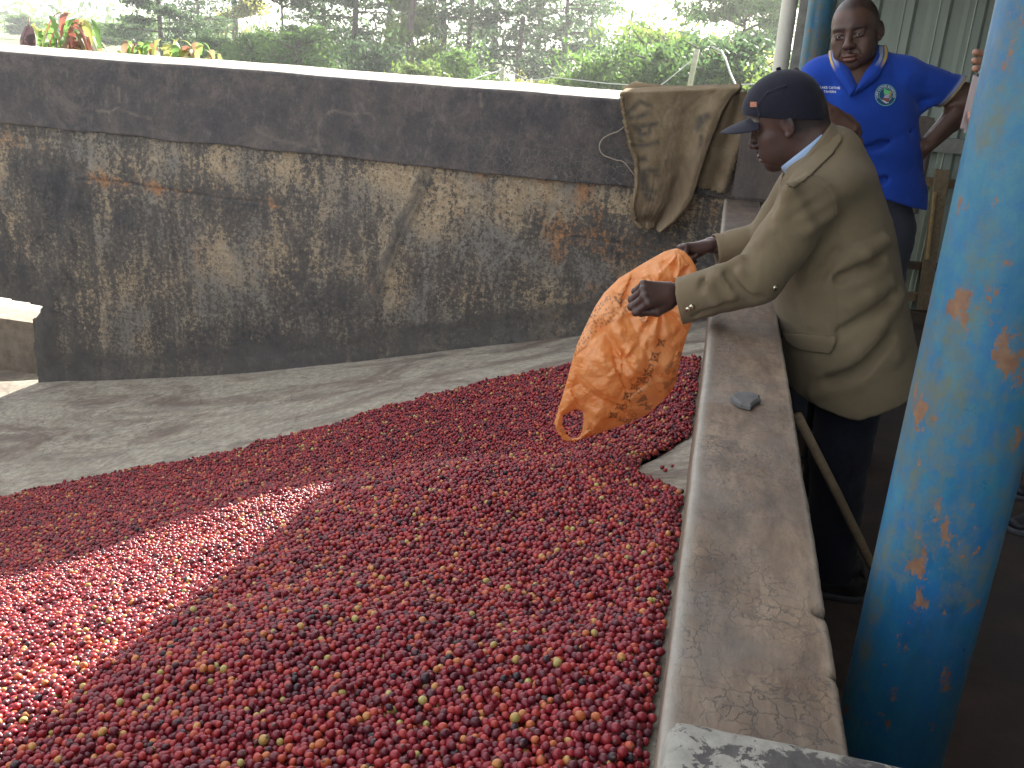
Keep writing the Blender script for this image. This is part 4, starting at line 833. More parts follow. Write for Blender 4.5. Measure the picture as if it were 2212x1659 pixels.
    # lines of small characters running along the upper left edge
    e = [C(*p) for p in [(170,960),(250,840),(330,770),(430,700),(540,640),(620,590)]]; e3 = [C(*p) for p in [(250,760),(400,560),(560,430),(700,345),(800,300)]]
    for line, off, per, h_ in [(e, 0, .011, .0075), (e, .017, .0075, .004), (e3, 0, .013, .006), (e3, .016, .009, .0045), (e3, -.020, .02, .003)]:
        acc = 0
        for a, b in zip(line[:-1], line[1:]):
            a = np.array(a); b = np.array(b); L_ = np.linalg.norm(b-a); t_ = (b-a)/L_; nrm = np.array([-t_[1], t_[0]]); q = p2d-a; s_ = q@t_; w_ = q@nrm-off
            m_ = (s_ > 0) & (s_ < L_) & (np.abs(w_) < h_); cell = np.floor((s_+acc)/per); fx = (s_+acc)/per-cell
            pat = vnoise(np.c_[cell*7.3+fx*2.6, w_/h_*1.6+cell], 1, 33) > .05; ink = np.where(m_ & (fx < .72) & pat, np.maximum(ink, .6), ink); acc += L_
    def glyph(strokes, org, sx, rot, w_=.0022):
        nonlocal ink
        o_ = np.array(C(*org)); R = np.array([[math.cos(rot), -math.sin(rot)], [math.sin(rot), math.cos(rot)]])
        for st in strokes: ink = np.maximum(ink, np.clip(1.4-polydist(p2d, [tuple(o_+R@(np.array(p)*sx)) for p in st])/w_, 0, 1)*.9)
    glyph([[(0, 1), (0, .2), (.3, 0), (.6, .2), (.6, 1)]], (632, 520), .019, R_(115)); glyph([[(0, 0), (0, 1), (.6, 0), (.6, 1)]], (628, 492), .019, R_(115))
    glyph([[(0, 0), (.9, 0), (.9, .25), (.1, 1), (0, 0)], [(.2, .3), (.8, .2)]], (500, 600), .03, R_(60), .0028); glyph([[(0, 0), (1, 0), (1, 1), (0, 1), (0, 0)], [(0, .5), (1, .5)]], (590, 465), .014, R_(30), .0016); glyph([[(0, 0), (1, 0), (1, 1), (0, 1), (0, 0)], [(.5, 0), (.5, 1)]], (780, 400), .016, R_(80), .0016)
    glyph([[(0, 0), (.2, .8), (.8, 1), (1, .4)], [(.4, .2), (.4, .6)]], (390, 590), .016, R_(10), .0016)
    for i in range(9): glyph([[(0, 0), (.5, .6), (1, 0)], [(.5, .6), (.5, 1.2)]], (660+(i % 3)*20+rng.integers(-6, 6), 670+(i//3)*22), .007, rng.uniform(0, 3), .0012)
    ink = ink*front
    kn = sum(np.exp(-(np.hypot(*(p2d-np.array(C(*c))).T)/.020)**2)*np.clip(.5+.8*vnoise(np.c_[np.arctan2(p2d[:, 1]-C(*c)[1], p2d[:, 0]-C(*c)[0])*3.5, p2d[:, 0]*0], 1, 41), 0, 1) for c in [(672, 768), (860, 650)])
    M = MT('orange_polythene', .28); inkn = M.attr('ink', out=2); c = M.ramp(M.noise(8, 5, .6), [(.3, (.88, .38, .11)), (.7, (.93, .49, .19))]); c = M.mix(M.ramp(M.noise(5, 7, .7, None, .6), [(.5, 0), (.72, .45)]), c, (.94, .60, .33)); c2 = M.mix(M.math('MULTIPLY', inkn, .78), c, (.05, .025, .02))
    M.set('Base_Color', c2); M.translucent(c2, .42); M.b.inputs['Specular IOR Level'].default_value = .6; M.b.inputs['Coat Weight'].default_value = .25; M.b.inputs['Coat Roughness'].default_value = .25
    v = M.noise(14, 6, .62, None, 1.2); M.bump(M.math('ADD', v, M.math('MULTIPLY', M.voro(26, 'DISTANCE_TO_EDGE', M.mix(.08, M.coord(), M.noise(18, 3, col=True), 'ADD')), 1.6)), .45, .012)
    o = obj('plastic_bag', V, Fq, M.m, smooth=True, attrs={'ink': np.clip(ink+kn*.0, 0, 1)}); tag(o, 'orange printed plastic carrier bag held upside down over the cherries', 'bag')
make_bag()
# ================================================================== PEOPLE
def skin(name, base, dark):
    M = MT(name, .46); n = M.noise(9, 6, .6); hz = M.attr('hair_shade_mask', out=2); c = M.ramp(n, [(.3, dark), (.7, base)]); c = M.mix(M.math('MULTIPLY', hz, M.ramp(M.noise(260, 3, .8), [(.3, .55), (.6, 1)])), c, (.012, .009, .010))
    lp = M.attr('lip', out=2); c = M.mix(lp, c, tuple(min(1, x*y) for x, y in zip(base, (1.25, .95, 1.05))))
    M.set('Base_Color', c); M.set('Roughness', M.ramp(M.noise(40, 4), [(.3, .36), (.7, .56)])); M.b.inputs['Specular IOR Level'].default_value = .45; M.b.inputs['Subsurface Weight'].default_value = .0
    M.bump(M.noise(220, 4, .7), .18, .0015); return M.m
SK1 = skin('skin_dark', (.085, .045, .034), (.045, .026, .022)); SK2 = skin('skin_brown', (.125, .064, .042), (.072, .038, .028)); SK3 = skin('skin_tan', (.45, .25, .17), (.34, .17, .11))
EYEM = MT('eyeball', .15); EYEM.set('Base_Color', EYEM.mix(EYEM.attr('iris', out=2), (.50, .44, .38), (.012, .007, .005))); EYEM = EYEM.m
def cloth(name, c, var=.12, scale=7, weave=420, bstr=.25, rough=.85, sheen=.1, wear=None):
    M = MT(name, rough); n = M.noise(scale, 6, .6); cc = M.ramp(n, [(.3, tuple(x*(1-var) for x in c)), (.7, tuple(x*(1+var) for x in c))])
    if wear: cc = M.mix(M.ramp(M.noise(3.5, 7, .7), [(.5, 0), (.72, .55)]), cc, wear)
    pc = M.nd('SeparateColor'); M.lk(pc.inputs[0], M.attr('paint')); M.set('Base_Color', cc); M.b.inputs['Sheen Weight'].default_value = sheen; M.b.inputs['Specular IOR Level'].default_value = .2
    M.bump(M.math('ADD', M.noise(weave, 2, .5), M.math('MULTIPLY', M.noise(22, 5, .65, None, .8), 2.2)), bstr, .004); return M
JK = cloth('khaki_twill', (.180, .140, .083), .12, 5, 500, .32, .85, .08, (.125, .105, .07)).m
NAVY = cloth('navy_cotton', (.012, .013, .023), .25, 8, 400, .3).m
TRS = cloth('dark_trousers', (.010, .011, .018), .3, 8, 400, .3).m; TR2 = cloth('grey_trousers', (.045, .048, .062), .2, 8, 400, .3).m
LBL = cloth('light_blue_shirt', (.33, .46, .66), .1, 9, 500, .2).m; METAL = simple('brass_button', (.55, .48, .36), .25, .1, 5, 0, 1.0)

# ---- head in its own frame: x forward, y left, z up (metres)
def head_mesh(wide=1.0, beard=True, neck=(-.03, 0, -.14), neck_r=.056, res=.0026, ears=1.0, hairline=True, jaw=1.0):
    s = SDF((-.135, -.125, -.20), (.145, .125, .15), res)
    s.ell((-.010, 0, .032), (.100, .077*wide, .090), .01); s.ell((.022, 0, .020), (.074, .068*wide, .078), .02)
    s.ell((.028, 0, -.050), (.060, .058*wide*jaw, .058), .03); s.ell((.030, 0, -.082), (.052, .044*wide*jaw, .034), .025); s.ell((.064, 0, -.100), (.022, .024, .017), .02)
    for y in (-1, 1):
        s.ell((.050, y*.046*wide, -.022), (.030, .024, .026), .018); s.ell((.052, y*.040*wide, -.060), (.034, .024, .034), .02)
        s.cap((.090, y*.012, .026), (.074, y*.048*wide, .024), .0095, .0075, .012)                      # brow
        s.ell((.100, y*.033*wide, .004), (.018, .018, .0125), .012, 's')                                   # socket
        s.ell((.0775, y*.033*wide, .004), (.0150, .0165, .0140), .003)
        s.cap((.0890, y*.018*wide, .0095), (.0800, y*.048*wide, .0088), .0044, .0038, .003); s.cap((.0885, y*.020*wide, -.0055), (.080, y*.047*wide, -.0050), .0036, .003, .003)
        s.ell((.0935, y*.033*wide, .0028), (.0070, .0128, .0058), .0015, 's')                              # open lid slit
        s.ell((.0965, y*.0150, -.034), (.0112, .0086, .0078), .007)                                        # nostril wing
        s.ell((.104, y*.0085, -.0425), (.004, .0032, .0028), .003, 's')
        s.cap((.094, y*.026, -.040), (.080, y*.036, -.068), .0020, .0016, .008, 's')
        s.ell((-.010, y*.077*wide, .000), (.017, .007*ears, .031), .004, rot=[[.96, 0, .28], [0, 1, 0], [-.28, 0, .96]]); s.ell((-.018, y*.083*wide, .002), (.016, .006*ears, .029), .004, rot=[[.90, y*.4, .2], [-y*.4, .92, 0], [-.2, 0, .98]])
        s.ell((-.006, y*.089*wide, .000), (.0085, .0065, .015), .004, 's'); s.ell((-.008, y*.080*wide, -.026), (.009, .006, .009), .004)
    s.cap((.088, 0, .016), (.106, 0, -.024), .0085, .0120, .010); s.ell((.107, 0, -.031), (.0130, .0140, .0100), .008)
    s.cap((.098, 0, -.050), (.094, 0, -.058), .0065, .0055, .008)
    s.ell((.0915, 0, -.0645), (.0118, .0245, .0062), .005); s.ell((.0895, 0, -.0780), (.0112, .0225, .0075), .005); s.cap((.110, -.021, -.0712), (.110, .021, -.0712), .0042, .0042, .002, 's')
    for y in (-1, 1): s.ell((.094, y*.026, -.0715), (.008, .004, .0035), .004, 's')
    s.cap((-.028, 0, -.045), (neck[0], neck[1], neck[2]-.08), neck_r, neck_r*1.06, .03, sc=(1, .95, 1))
    s.cap((-.062, 0, -.01), (neck[0]-.02, 0, -.14), .040, .045, .03)
    V, Fq = s.mesh(); V = lap(V, Fq, 1, .35)
    hair_shade = np.zeros(len(V)); lip = np.zeros(len(V))
    x, y, z = V.T
    if hairline:
        lim = .070-.35*np.clip(.055-x, 0, .2)*1.0; lim = np.where(x > .02, .078-1.1*(.06-x).clip(0, 1)+.10*np.abs(y), .03-.9*(.02-x)); lim = np.where(x < -.025, -.035, lim)
        hair_shade = np.clip((z-lim)/.012, 0, 1)*.80
    if beard:
        bz = np.clip((-.052-z)/.012, 0, 1)*np.clip((x+.005)/.02, 0, 1)*np.clip((z+.125)/.01, 0, 1); gap = np.exp(-((z+.071)/.013)**2)*np.exp(-(y/.027)**4); hair_shade = np.maximum(hair_shade, bz*(.30+.25*np.exp(-(y/.032)**2))*(1-gap)*.9)
        hair_shade = np.maximum(hair_shade, 0*z)
    for s_ in (-1, 1):
        bd = segdist(V[:, 1:], (s_*.014, .0262), (s_*.050*wide, .0255))[0]; hair_shade = np.maximum(hair_shade, np.clip(1.25-bd/.0062, 0, 1)*(x > .05)*.9)
        ed = np.hypot(y-s_*.033*wide, (z-.003)*1.0); hair_shade = np.maximum(hair_shade, np.exp(-((ed-.0)/.017)**2)*.28*(x > .05))  # soft eye-socket shade painted into the skin through the hair mask
    lip = np.exp(-((z+.0712)/.010)**4)*np.exp(-(y/.026)**4)*(x > .085)
    return V, Fq, hair_shade, lip
def eye_mesh(y, wide, look=(0, 0)):
    g = bmesh.new(); bmesh.ops.create_uvsphere(g, u_segments=24, v_segments=16, radius=.0128); V = np.array([v.co[:] for v in g.verts]); F = [[v.index for v in f.verts] for f in g.faces]; g.free()
    d = np.array([1, look[0], look[1]]); d = d/np.linalg.norm(d); iris = np.clip((V/.0128@d-.865)/.03, 0, 1); return V+[.0775, y*.033*wide, .003], F, iris

# ---- hand in its own frame: x from wrist to fingers, y towards the thumb, z out of the back of the hand
def hand_mesh(curl, thumb, spread=.06, res=.0022, scale=1.0, pinch=False):
    """curl: per finger (mcp, pip, dip) flexion in degrees; thumb: list of points"""
    s = SDF((-.17, -.085, -.13), (.20, .10, .06), res)
    s.cap((-.16, 0, .0), (-.02, 0, .0), .030, .0245, .01, sc=(1, .93, 1.18))
    s.cap((.0, -.004, -.001), (.010, .002, -.001), .026, .030, .015, sc=(1, .95, 1.4))
    mc = [(.088, .030), (.092, .010), (.088, -.011), (.080, -.030)]; rr = [.0098, .0102, .0098, .0086]; LL = [(.044, .026, .020), (.049, .030, .021), (.046, .028, .021), (.036, .021, .018)]
    for (mx, my), r in zip(mc, rr): s.cap((.008, my*.55, -.002), (mx, my, .001), .0165, r*1.18, .012, sc=(1, 1, 1.15))
    s.ell((.035, .026, -.013), (.032, .017, .016), .012); s.ell((.035, -.024, -.013), (.036, .013, .014), .012)
    for i, ((mx, my), r, L_) in enumerate(zip(mc, rr, LL)):
        a = 0; p = np.array([mx, my, .0]); c = curl[i] if isinstance(curl[0], (tuple, list)) else curl; sp = (1.5-i)*spread
        for j, (l, f) in enumerate(zip(L_, c)):
            a += R_(f); q = p+l*np.array([math.cos(a)*math.cos(sp), math.sin(sp)*math.cos(a), -math.sin(a)]); s.cap(p, q, r*(1-.06*j), r*(.93-.06*j), .0028 if j else .005)
            s.ell(tuple(p+np.array([0, 0, .0])), (r*1.09,)*3, .003); p = q
    tp = [np.array(t, float) for t in thumb]
    for i in range(len(tp)-1): s.cap(tp[i], tp[i+1], [.0165, .0125, .0110, .0095][i], [.0128, .0112, .0098, .009][i], .005 if i else .012)
    V, Fq = s.mesh(); return lap(V, Fq, 1, .4)*scale, Fq
FIST = ((70, 95, 55), (76, 98, 55), (80, 98, 55), (84, 95, 55))
TH_FIST = [(.018, .026, -.010), (.050, .042, -.022), (.076, .030, -.040), (.086, .010, -.048)]
RELAX = ((28, 35, 20), (34, 40, 25), (38, 44, 28), (44, 48, 30))
TH_REL = [(.018, .026, -.010), (.048, .052, -.020), (.078, .062, -.034), (.098, .060, -.044)]

def joined(parts):
    Vs = []; Fs = []; at_ = {}; b = 0
    keys = set(k for p in parts for k in p[2])
    for V, Fq, A in parts:
        Vs.append(V); Fs += (np.asarray(Fq)+b).tolist() if not isinstance(Fq, list) else [[i+b for i in f] for f in Fq]; b += len(V)
        for k in keys: at_.setdefault(k, []).append(np.asarray(A.get(k, np.zeros(len(V)))))
    return np.concatenate(Vs), Fs, {k: np.concatenate(v) for k, v in at_.items()}
def place(V, Fq, R, t, sc=1.0):
    R = np.array(R); V = (V*sc)@R.T+np.array(t)
    if np.linalg.det(R) < 0: Fq = np.asarray(Fq)[:, ::-1]
    return V, Fq
def strip(ringpts, up, h, th, n_up=6, bend=None):
    """thick cloth band: ring points (n,3), up vectors (n,3), height, thickness"""
    n = len(ringpts); V = []; outn = []
    c = ringpts.mean(0)
    for k in range(n_up):
        t = k/(n_up-1); V.append(ringpts+up*(h*t)[:, None] if hasattr(h, '__len__') else ringpts+up*(h*t))
    V = np.array(V); o_ = ringpts-c; o_ /= np.linalg.norm(o_, axis=1)[:, None]
    if bend is not None: V = V+o_[None]*(bend(np.linspace(0, 1, n_up))[:, None, None])
    W = V+o_[None]*th; A = np.concatenate([V, W[::-1]]); return A.reshape(-1, 3), gridfaces(len(A), n)
def closed_strip(A, F, n): return A, F

# ---------------------------------------------------------------- man with the bag
Y1 = 2.66
p1 = empty('person', (.44, Y1, 0), 'man in khaki jacket and dark cap leaning over the ledge to empty the orange bag', 'person')
def A1(u, v, y=Y1): return aty(u, v, y)
HS = .95; yaw1 = R_(14); pit = R_(21)
fx = np.array([-math.cos(pit)*math.cos(yaw1), math.cos(pit)*math.sin(yaw1), -math.sin(pit)])
HR = frame(fx, (-.25, 0, 1)); HC = A1(1703, 268)
def hw(p): return HR@(np.array(p)*HS)+HC
def build_p1():
    neck_w = A1(1790, 352); nl = HR.T@(neck_w-HC)/HS
    V, Fq, hair_shade, lip = head_mesh(1.0, True, neck=(nl[0]*.9, 0, nl[2]*.9), neck_r=.055, hairline=True); V, Fq = place(V, Fq, HR, HC, HS)
    parts = [(V, Fq, {'hair_shade_mask': hair_shade, 'lip': lip})]
    # hands
    def hand(wr, mid, zh, curl, th, mirror, sc=1.0):
        x = np.array(mid)-np.array(wr); R = frame(x, zh)
        if mirror: R[:, 1] *= -1
        v, f = hand_mesh(curl, th); v, f = place(v, f, R, wr, sc); return v, f
    nw = A1(1450, 634, 2.41); v, f = hand(nw, A1(1402, 634, 2.36), (-.1, -.80, .60), FIST, TH_FIST, False, 1.0); parts.append((v, f, {}))
    fwp = A1(1532, 530, 2.90); PIN = ((58, 55, 30), (70, 62, 40), (78, 75, 45), (82, 80, 50)); v, f = hand(fwp, A1(1480, 534, 2.88), (-.1, .30, .95), PIN, [(.018, .026, -.010), (.048, .044, -.030), (.070, .036, -.054), (.082, .026, -.072)], True, .95); parts.append((v, f, {}))
    # trunk and legs under the clothes
    s = SDF((-.05, Y1-.30, .02), (.75, Y1+.30, 1.30), .012)
    s.cap(A1(1795, 400), A1(1815, 640), .10, .11, .05, sc=(1, .75, 1)); s.cap(A1(1815, 640), (.42, Y1, .72), .10, .105, .05, sc=(1, .75, 1)); s.cap(neck_w, A1(1795, 400), .055, .09, .04)
    for y in (-1, 1): s.cap((.42, Y1+y*.09, .74), (.40, Y1+y*.10, .45), .075, .055, .03); s.cap((.40, Y1+y*.10, .45), (.45, Y1+y*.10, .06), .05, .035, .02)
    s.cap(A1(1760, 425, Y1-.17), A1(1632, 600, 2.40), .045, .04, .03); s.cap(A1(1632, 600, 2.40), nw, .038, .028, .02); s.cap(A1(1740, 420, Y1+.17), A1(1650, 525, 2.92), .045, .04, .03); s.cap(A1(1650, 525, 2.92), fwp, .038, .026, .02)
    V, Fq = s.mesh(); parts.append((V, Fq, {}))
    V, Fs, at_ = joined(parts); obj('body', V, Fs, SK1, p1, smooth=True, attrs=at_)
    for y in (-1, 1):
        V, F, ir = eye_mesh(y, 1.0, (0, -.3)); V = (V*HS)@HR.T+HC; obj('eye', V, F, EYEM, p1, smooth=True, attrs={'iris': ir})
    # ---- jacket
    s = SDF((-.16, Y1-.36, .50), (.72, Y1+.40, 1.42), .0052)
    S_near = A1(1752, 432, Y1-.165); S_far = A1(1735, 412, Y1+.175)
    sp = [A1(1792, 392), A1(1790, 470), A1(1798, 560), A1(1812, 650), A1(1828, 745), A1(1840, 850), A1(1842, 920)]; dr = [.105, .140, .158, .160, .166, .172, .176]
    s.chain(sp, dr, .05, sc=(1, .80, 1))
    s.ell(A1(1788, 390), (.115, .215, .080), .04); s.cap(A1(1800, 330), A1(1790, 400), .070, .10, .04)
    s.cap(A1(1870, 820), A1(1880, 900), .14, .155, .05, sc=(1, .8, 1))
    # sleeves
    En = A1(1632, 603, 2.405); Wn = A1(1462, 650, 2.40); s.cap(S_near, A1(1690, 525, 2.44), .078, .070, .03); s.cap(A1(1690, 525, 2.44), En, .072, .067, .02); s.cap(En, A1(1470, 650, 2.40), .0655, .0600, .015); s.cap(A1(1470, 650, 2.40), A1(1425, 658, 2.40), .0585, .059, .01)
    Ef = A1(1655, 522, 2.93); Wf = A1(1545, 543, 2.90); s.cap(S_far, Ef, .080, .062, .03); s.cap(Ef, Wf, .060, .052, .015); s.cap(Wf, A1(1515, 548, 2.90), .052, .052, .01)
    # folds: near sleeve
    def ridge(pts, r, k=.02, y=None, mode='u'):
        P = [A1(u, v, yy) for u, v, yy in pts]
        r = r*1.35; k = k*.75
        for i in range(len(P)-1): s.cap(P[i], P[i+1], r, r, k, mode)
    ysl = 2.40-.055
    ridge([(1600,560,ysl+.03),(1560,585,ysl+.03),(1552,600,ysl+.01),(1580,640,ysl)], .010, .018); ridge([(1548,588,ysl+.035),(1535,612,ysl+.01),(1548,655,ysl+.005)], .011, .02); ridge([(1605,570,ysl+.03),(1598,592,ysl+.006),(1625,628,ysl)], .009, .018)
    ridge([(1572,590,ysl+.008),(1592,620,ysl-.002),(1640,650,ysl+.004)], .006, .014, mode='s'); ridge([(1520,608,ysl+.02),(1515,625,ysl-.004)], .007, .016, mode='s'); ridge([(1500,680,ysl+.012),(1560,665,ysl-.002),(1640,648,ysl+.0)], .0045, .012, mode='s')
    for (u0, v0), (um, vm), r in [((1765,392),(1712,424),.0075), ((1782,408),(1725,444),.007), ((1796,432),(1738,470),.007), ((1802,462),(1750,496),.0075), ((1745,384),(1700,410),.0065)]:
        yy = 2.415; P_ = [A1(u0, v0, yy+.02), A1(um, vm, 2.392), A1(1686+(vm-424)*.12, 470+(vm-424)*.55, 2.388)]
        for i in range(2): s.cap(P_[i], P_[i+1], r*(.8-.15*i), r*(.7-.2*i), .030)
    ridge([(1672,470,2.42),(1668,500,2.395),(1640,530,2.39)], .009, .025)
    # torso folds
    for pts, r in [([(1830,560,2.47),(1870,545,2.47),(1910,520,2.52)], .012), ([(1835,660,2.46),(1875,640,2.47),(1920,610,2.52)], .011), ([(1800,790,2.47),(1850,760,2.455),(1900,700,2.48),(1940,640,2.55)], .013), ([(1760,850,2.49),(1850,830,2.46),(1930,770,2.5)], .014), ([(1750,610,2.49),(1790,690,2.47),(1808,740,2.46)], .010), ([(1730,600,2.50),(1755,700,2.48)], .008)]: ridge(pts, r, .022)
    for pts, r in [([(1815,600,2.455),(1860,585,2.455),(1905,560,2.50)], .010), ([(1815,720,2.445),(1870,690,2.445),(1925,645,2.50)], .010), ([(1790,825,2.455),(1860,800,2.44),(1925,730,2.48)], .011), ([(1700,640,2.47),(1760,600,2.455),(1810,545,2.45)], .012)]: ridge(pts, r, .02, mode='s')
    # hem and cuffs
    h1, h2, h3 = A1(1720, 880, 2.47), A1(1830, 897, 2.47), A1(1955, 838, 2.55); s.cut(A1(1830, 893, 2.47), (-.05, .10, -1)); s.cut(A1(1935, 852, 2.55), (.42, .05, -1))
    cn = A1(1466, 652, 2.40); s_dir = (A1(1462,650,2.40)-En); cutn = s_dir/np.linalg.norm(s_dir)
    # sleeves open at the cuff: cut the tube, then hollow it
    def cuff(c, d, rin, l): 
        d = d/np.linalg.norm(d); c = np.array(c); s.op(c-.12, c+.12, lambda P: np.maximum(-( (P-c)@d ), np.linalg.norm((P-c), axis=-1)-.12), .0005, 's'); s.cap(c-d*l, c+d*.03, rin, rin, .002, 's')
    slant = A1(1466,652,2.40)-A1(1640,607,2.40); cuff(A1(1466, 651, 2.40), slant+np.array([0, 0, .02]), .0500, .03); cuff(A1(1544, 541, 2.90), Wf-Ef, .044, .03)
    # neck opening
    s.cap(A1(1775, 332), A1(1700, 268), .058, .075, .012, 's'); s.cap(A1(1765, 350), A1(1692, 372), .040, .035, .012, 's')
    V, Fq = s.mesh(); V = lap(V, Fq, 2, .5)
    N = vnormals(V, Fq); d_ = .0022*fbm(V, 9, 3, 111)+.0010*fbm(V*[1, 1, 1.6], 26, 2, 112); V = V+N*d_[:, None]
    slv = np.clip((A1(1690, 520)[0]-V[:, 0])/.03, 0, 1); V = V+N*(slv*.0035*fbm(np.c_[V[:, 0]*26, V[:, 2]*9, V[:, 1]*8], 1, 3, 115)+(1-slv)*.004*fbm(np.c_[(V[:, 0]+V[:, 2])*9, V[:, 1]*5, (V[:, 2]-V[:, 0])*3.5], 1, 3, 116))[:, None]
    # stitched seams as shallow grooves: back side seam, armhole
    UVp = np.array(pix(V)[:2]).T; near = V[:, 1] < Y1-.02
    seam = polydist(UVp, [(1775,510),(1795,560),(1808,640),(1815,720),(1822,760)]); arm = polydist(UVp, [(1685,400),(1712,385),(1740,380),(1772,392),(1796,420),(1806,455),(1800,490)])
    gg = np.exp(-(np.minimum(seam, arm)/1.6)**2)*near; V = V-N*(gg*.0022)[:, None]
    obj('jacket', V, Fq, JK, p1, smooth=True)
    bv = BVHTree.FromPolygons(V.tolist(), Fq.tolist())
    def onto(u, v, off=.003):
        r = Vector(ray(u, v).tolist()).normalized(); h = bv.ray_cast(Vector(EYE.tolist()), r); return (np.array(h[0])+np.array(h[1])*off if h[0] is not None else None), h[1]
    # pocket flap
    fl = [(1690,718),(1730,720),(1775,723),(1807,724),(1806,745),(1797,764),(1760,762),(1725,755),(1700,738)]
    gu, gv = np.meshgrid(np.linspace(1688, 1808, 40), np.linspace(716, 768, 22)); P = []; keep = []
    for a, b in zip(gu.ravel(), gv.ravel()):
        bb = b; q, nn = onto(a, min(bb, 768), .004+.003*math.sin((b-716)/50*3)); ok = q is not None and inpoly(np.array([[a, b]]), fl)[0]; P.append(q if q is not None else np.zeros(3)); keep.append(ok)
    Fq2 = gridfaces(22, 40); kk = np.array(keep)[Fq2].all(1); Fq2 = Fq2[kk]; us_ = np.unique(Fq2); rm = -np.ones(len(P), int); rm[us_] = np.arange(len(us_)); o = obj('pocket_flap', np.array(P)[us_], rm[Fq2], JK, p1, smooth=True); md = o.modifiers.new('t', 'SOLIDIFY'); md.thickness = .0035; md.offset = 1
    # buttons
    def button(u, v, r):
        q, nn = onto(u, v, .001)
        if q is None: return
        R = frame(nn if nn is not None else (0, -1, 0), (0, 0, 1)); g = Geo(); n = 14
        for (x, rr) in [(0, r*.8), (.003, r), (.0055, r*.85), (.007, r*.4)]:
            for k in range(n): t = 2*math.pi*k/n; g.V.append(tuple(q+R@np.array([x, rr*math.cos(t), rr*math.sin(t)])))
        for i in range(3):
            for k in range(n): g.F.append([i*n+k, i*n+(k+1) % n, (i+1)*n+(k+1) % n, (i+1)*n+k])
        g.F.append([3*n+k for k in range(n)]); g.mk('button', METAL, p1, True)
    button(1486, 667, .0080); button(1494, 662, .0080); button(1673, 621, .0085)
    # collars: rings round the neck opening, standing toward the head
    c0 = A1(1752, 330); ax = A1(1700, 275)-A1(1760, 345); ax /= np.linalg.norm(ax); fr = A1(1697, 388)-A1(1812, 285); rad = np.linalg.norm(fr)/2; fr /= np.linalg.norm(fr); ctr = (A1(1697, 388)+A1(1812, 285))/2; fr = fr-ax*(fr@ax)*.0; side = np.array([0, 1., 0])
    def ring(c, rf, rs_, a0, a1, n): t = np.linspace(a0, a1, n); return c+np.outer(np.cos(t)*rf, fr)+np.outer(np.sin(t)*rs_, side)
    rp = ring(ctr-ax*.006, rad*.97, .083, .12, 2*math.pi-.12, 90); tt = np.linspace(0, 1, 90); up = np.tile(ax, (90, 1)); hh = .028+.022*np.sin(np.pi*tt)**2
    # shirt collar (pale blue), taller than the jacket collar
    o_ = rp-rp.mean(0); V_, F_ = strip(rp-o_*.10, up, .040+.004*np.sin(tt*9), .003, 6); obj('shirt_collar', V_, F_, LBL, p1, smooth=True)
    V_, F_ = strip(rp+o_*.02-ax*.010, up, hh, .005, 7, bend=lambda t: .010-.012*t); obj('jacket_collar', V_, F_, JK, p1, smooth=True)
    # lapel lying on the near chest
    lap_px = [(1812,288),(1822,300),(1800,335),(1770,365),(1740,392),(1712,410),(1695,398),(1715,375),(1745,345),(1780,310)]
    gu, gv = np.meshgrid(np.linspace(1690, 1826, 50), np.linspace(284, 412, 48)); P = []; keep = []
    for a, b in zip(gu.ravel(), gv.ravel()): q, nn = onto(a, b, .005); P.append(q if q is not None else np.zeros(3)); keep.append(q is not None and q[1] < Y1-.03 and inpoly(np.array([[a, b]]), lap_px)[0])
    Fq2 = gridfaces(48, 50); kk = np.array(keep)[Fq2].all(1); Fq2 = Fq2[kk]
    if len(Fq2):
        us_ = np.unique(Fq2); rm = -np.ones(len(P), int); rm[us_] = np.arange(len(us_)); o = obj('lapel', np.array(P)[us_], rm[Fq2], JK, p1, smooth=True); md = o.modifiers.new('t', 'SOLIDIFY'); md.thickness = .004; md.offset = 1
    # ---- trousers and shoes
    s = SDF((.05, Y1-.30, .03), (.80, Y1+.30, .95), .008); s.cap((.41, Y1, .78), (.42, Y1, .70), .115, .13, .04, sc=(1, .8, 1))
    for y in (-1, 1): s.cap((.42, Y1+y*.080, .66), (.42, Y1+y*.100, .45), .095, .080, .03); s.cap((.42, Y1+y*.105, .45), (.455, Y1+y*.11, .07), .080, .070, .02)
    s.cut((0, 0, .055), (0, 0, -1)); V, Fq = s.mesh(); V = lap(V, Fq, 1); N = vnormals(V, Fq); V += N*(.006*fbm(V*[1, 1, 2.2], 9, 3, 120))[:, None]; obj('trousers', V, Fq, TRS, p1, smooth=True)
    for y in (-1, 1): shoe((.46, Y1+y*.11, 0), (-1, 0), p1, simple('black_leather', (.02, .02, .022), .4, .2, 20, .2))
    # ---- cap
    s = SDF((-.14, -.12, -.09), (.20, .12, .17), .003); s.ell((.0, 0, .052), (.104, .091, .096), .01); s.ell((.022, 0, .056), (.094, .086, .078), .02); s.ell((-.012, 0, .0), (.096, .087, .10), .02); s.cut((.08, 0, .050), (.36, 0, -1)); s.cut((0, 0, -.055), (0, 0, -1))
    s.ell((.0, 0, .046), (.099, .086, .092), .004, 's'); s.ell((-.012, 0, -.004), (.091, .082, .10), .004, 's')
    for y in (-1, 1): s.chain([(.055, y*.088, .03), (.050, y*.086, .075), (.020, y*.083, .098), (-.05, y*.075, .105), (-.10, y*.045, .100)], [.0016]*5, .004)
    s.ell((-.006, 0, .153), (.008, .008, .004), .003)
    V, Fq = s.mesh(); V = lap(V, Fq, 1, .4); V, Fq = place(V, Fq, HR, HC, HS); cap_ = obj('cap', V, Fq, NAVY, p1, smooth=True)
    s = SDF((.03, -.11, -.06), (.21, .11, .09), .0024)
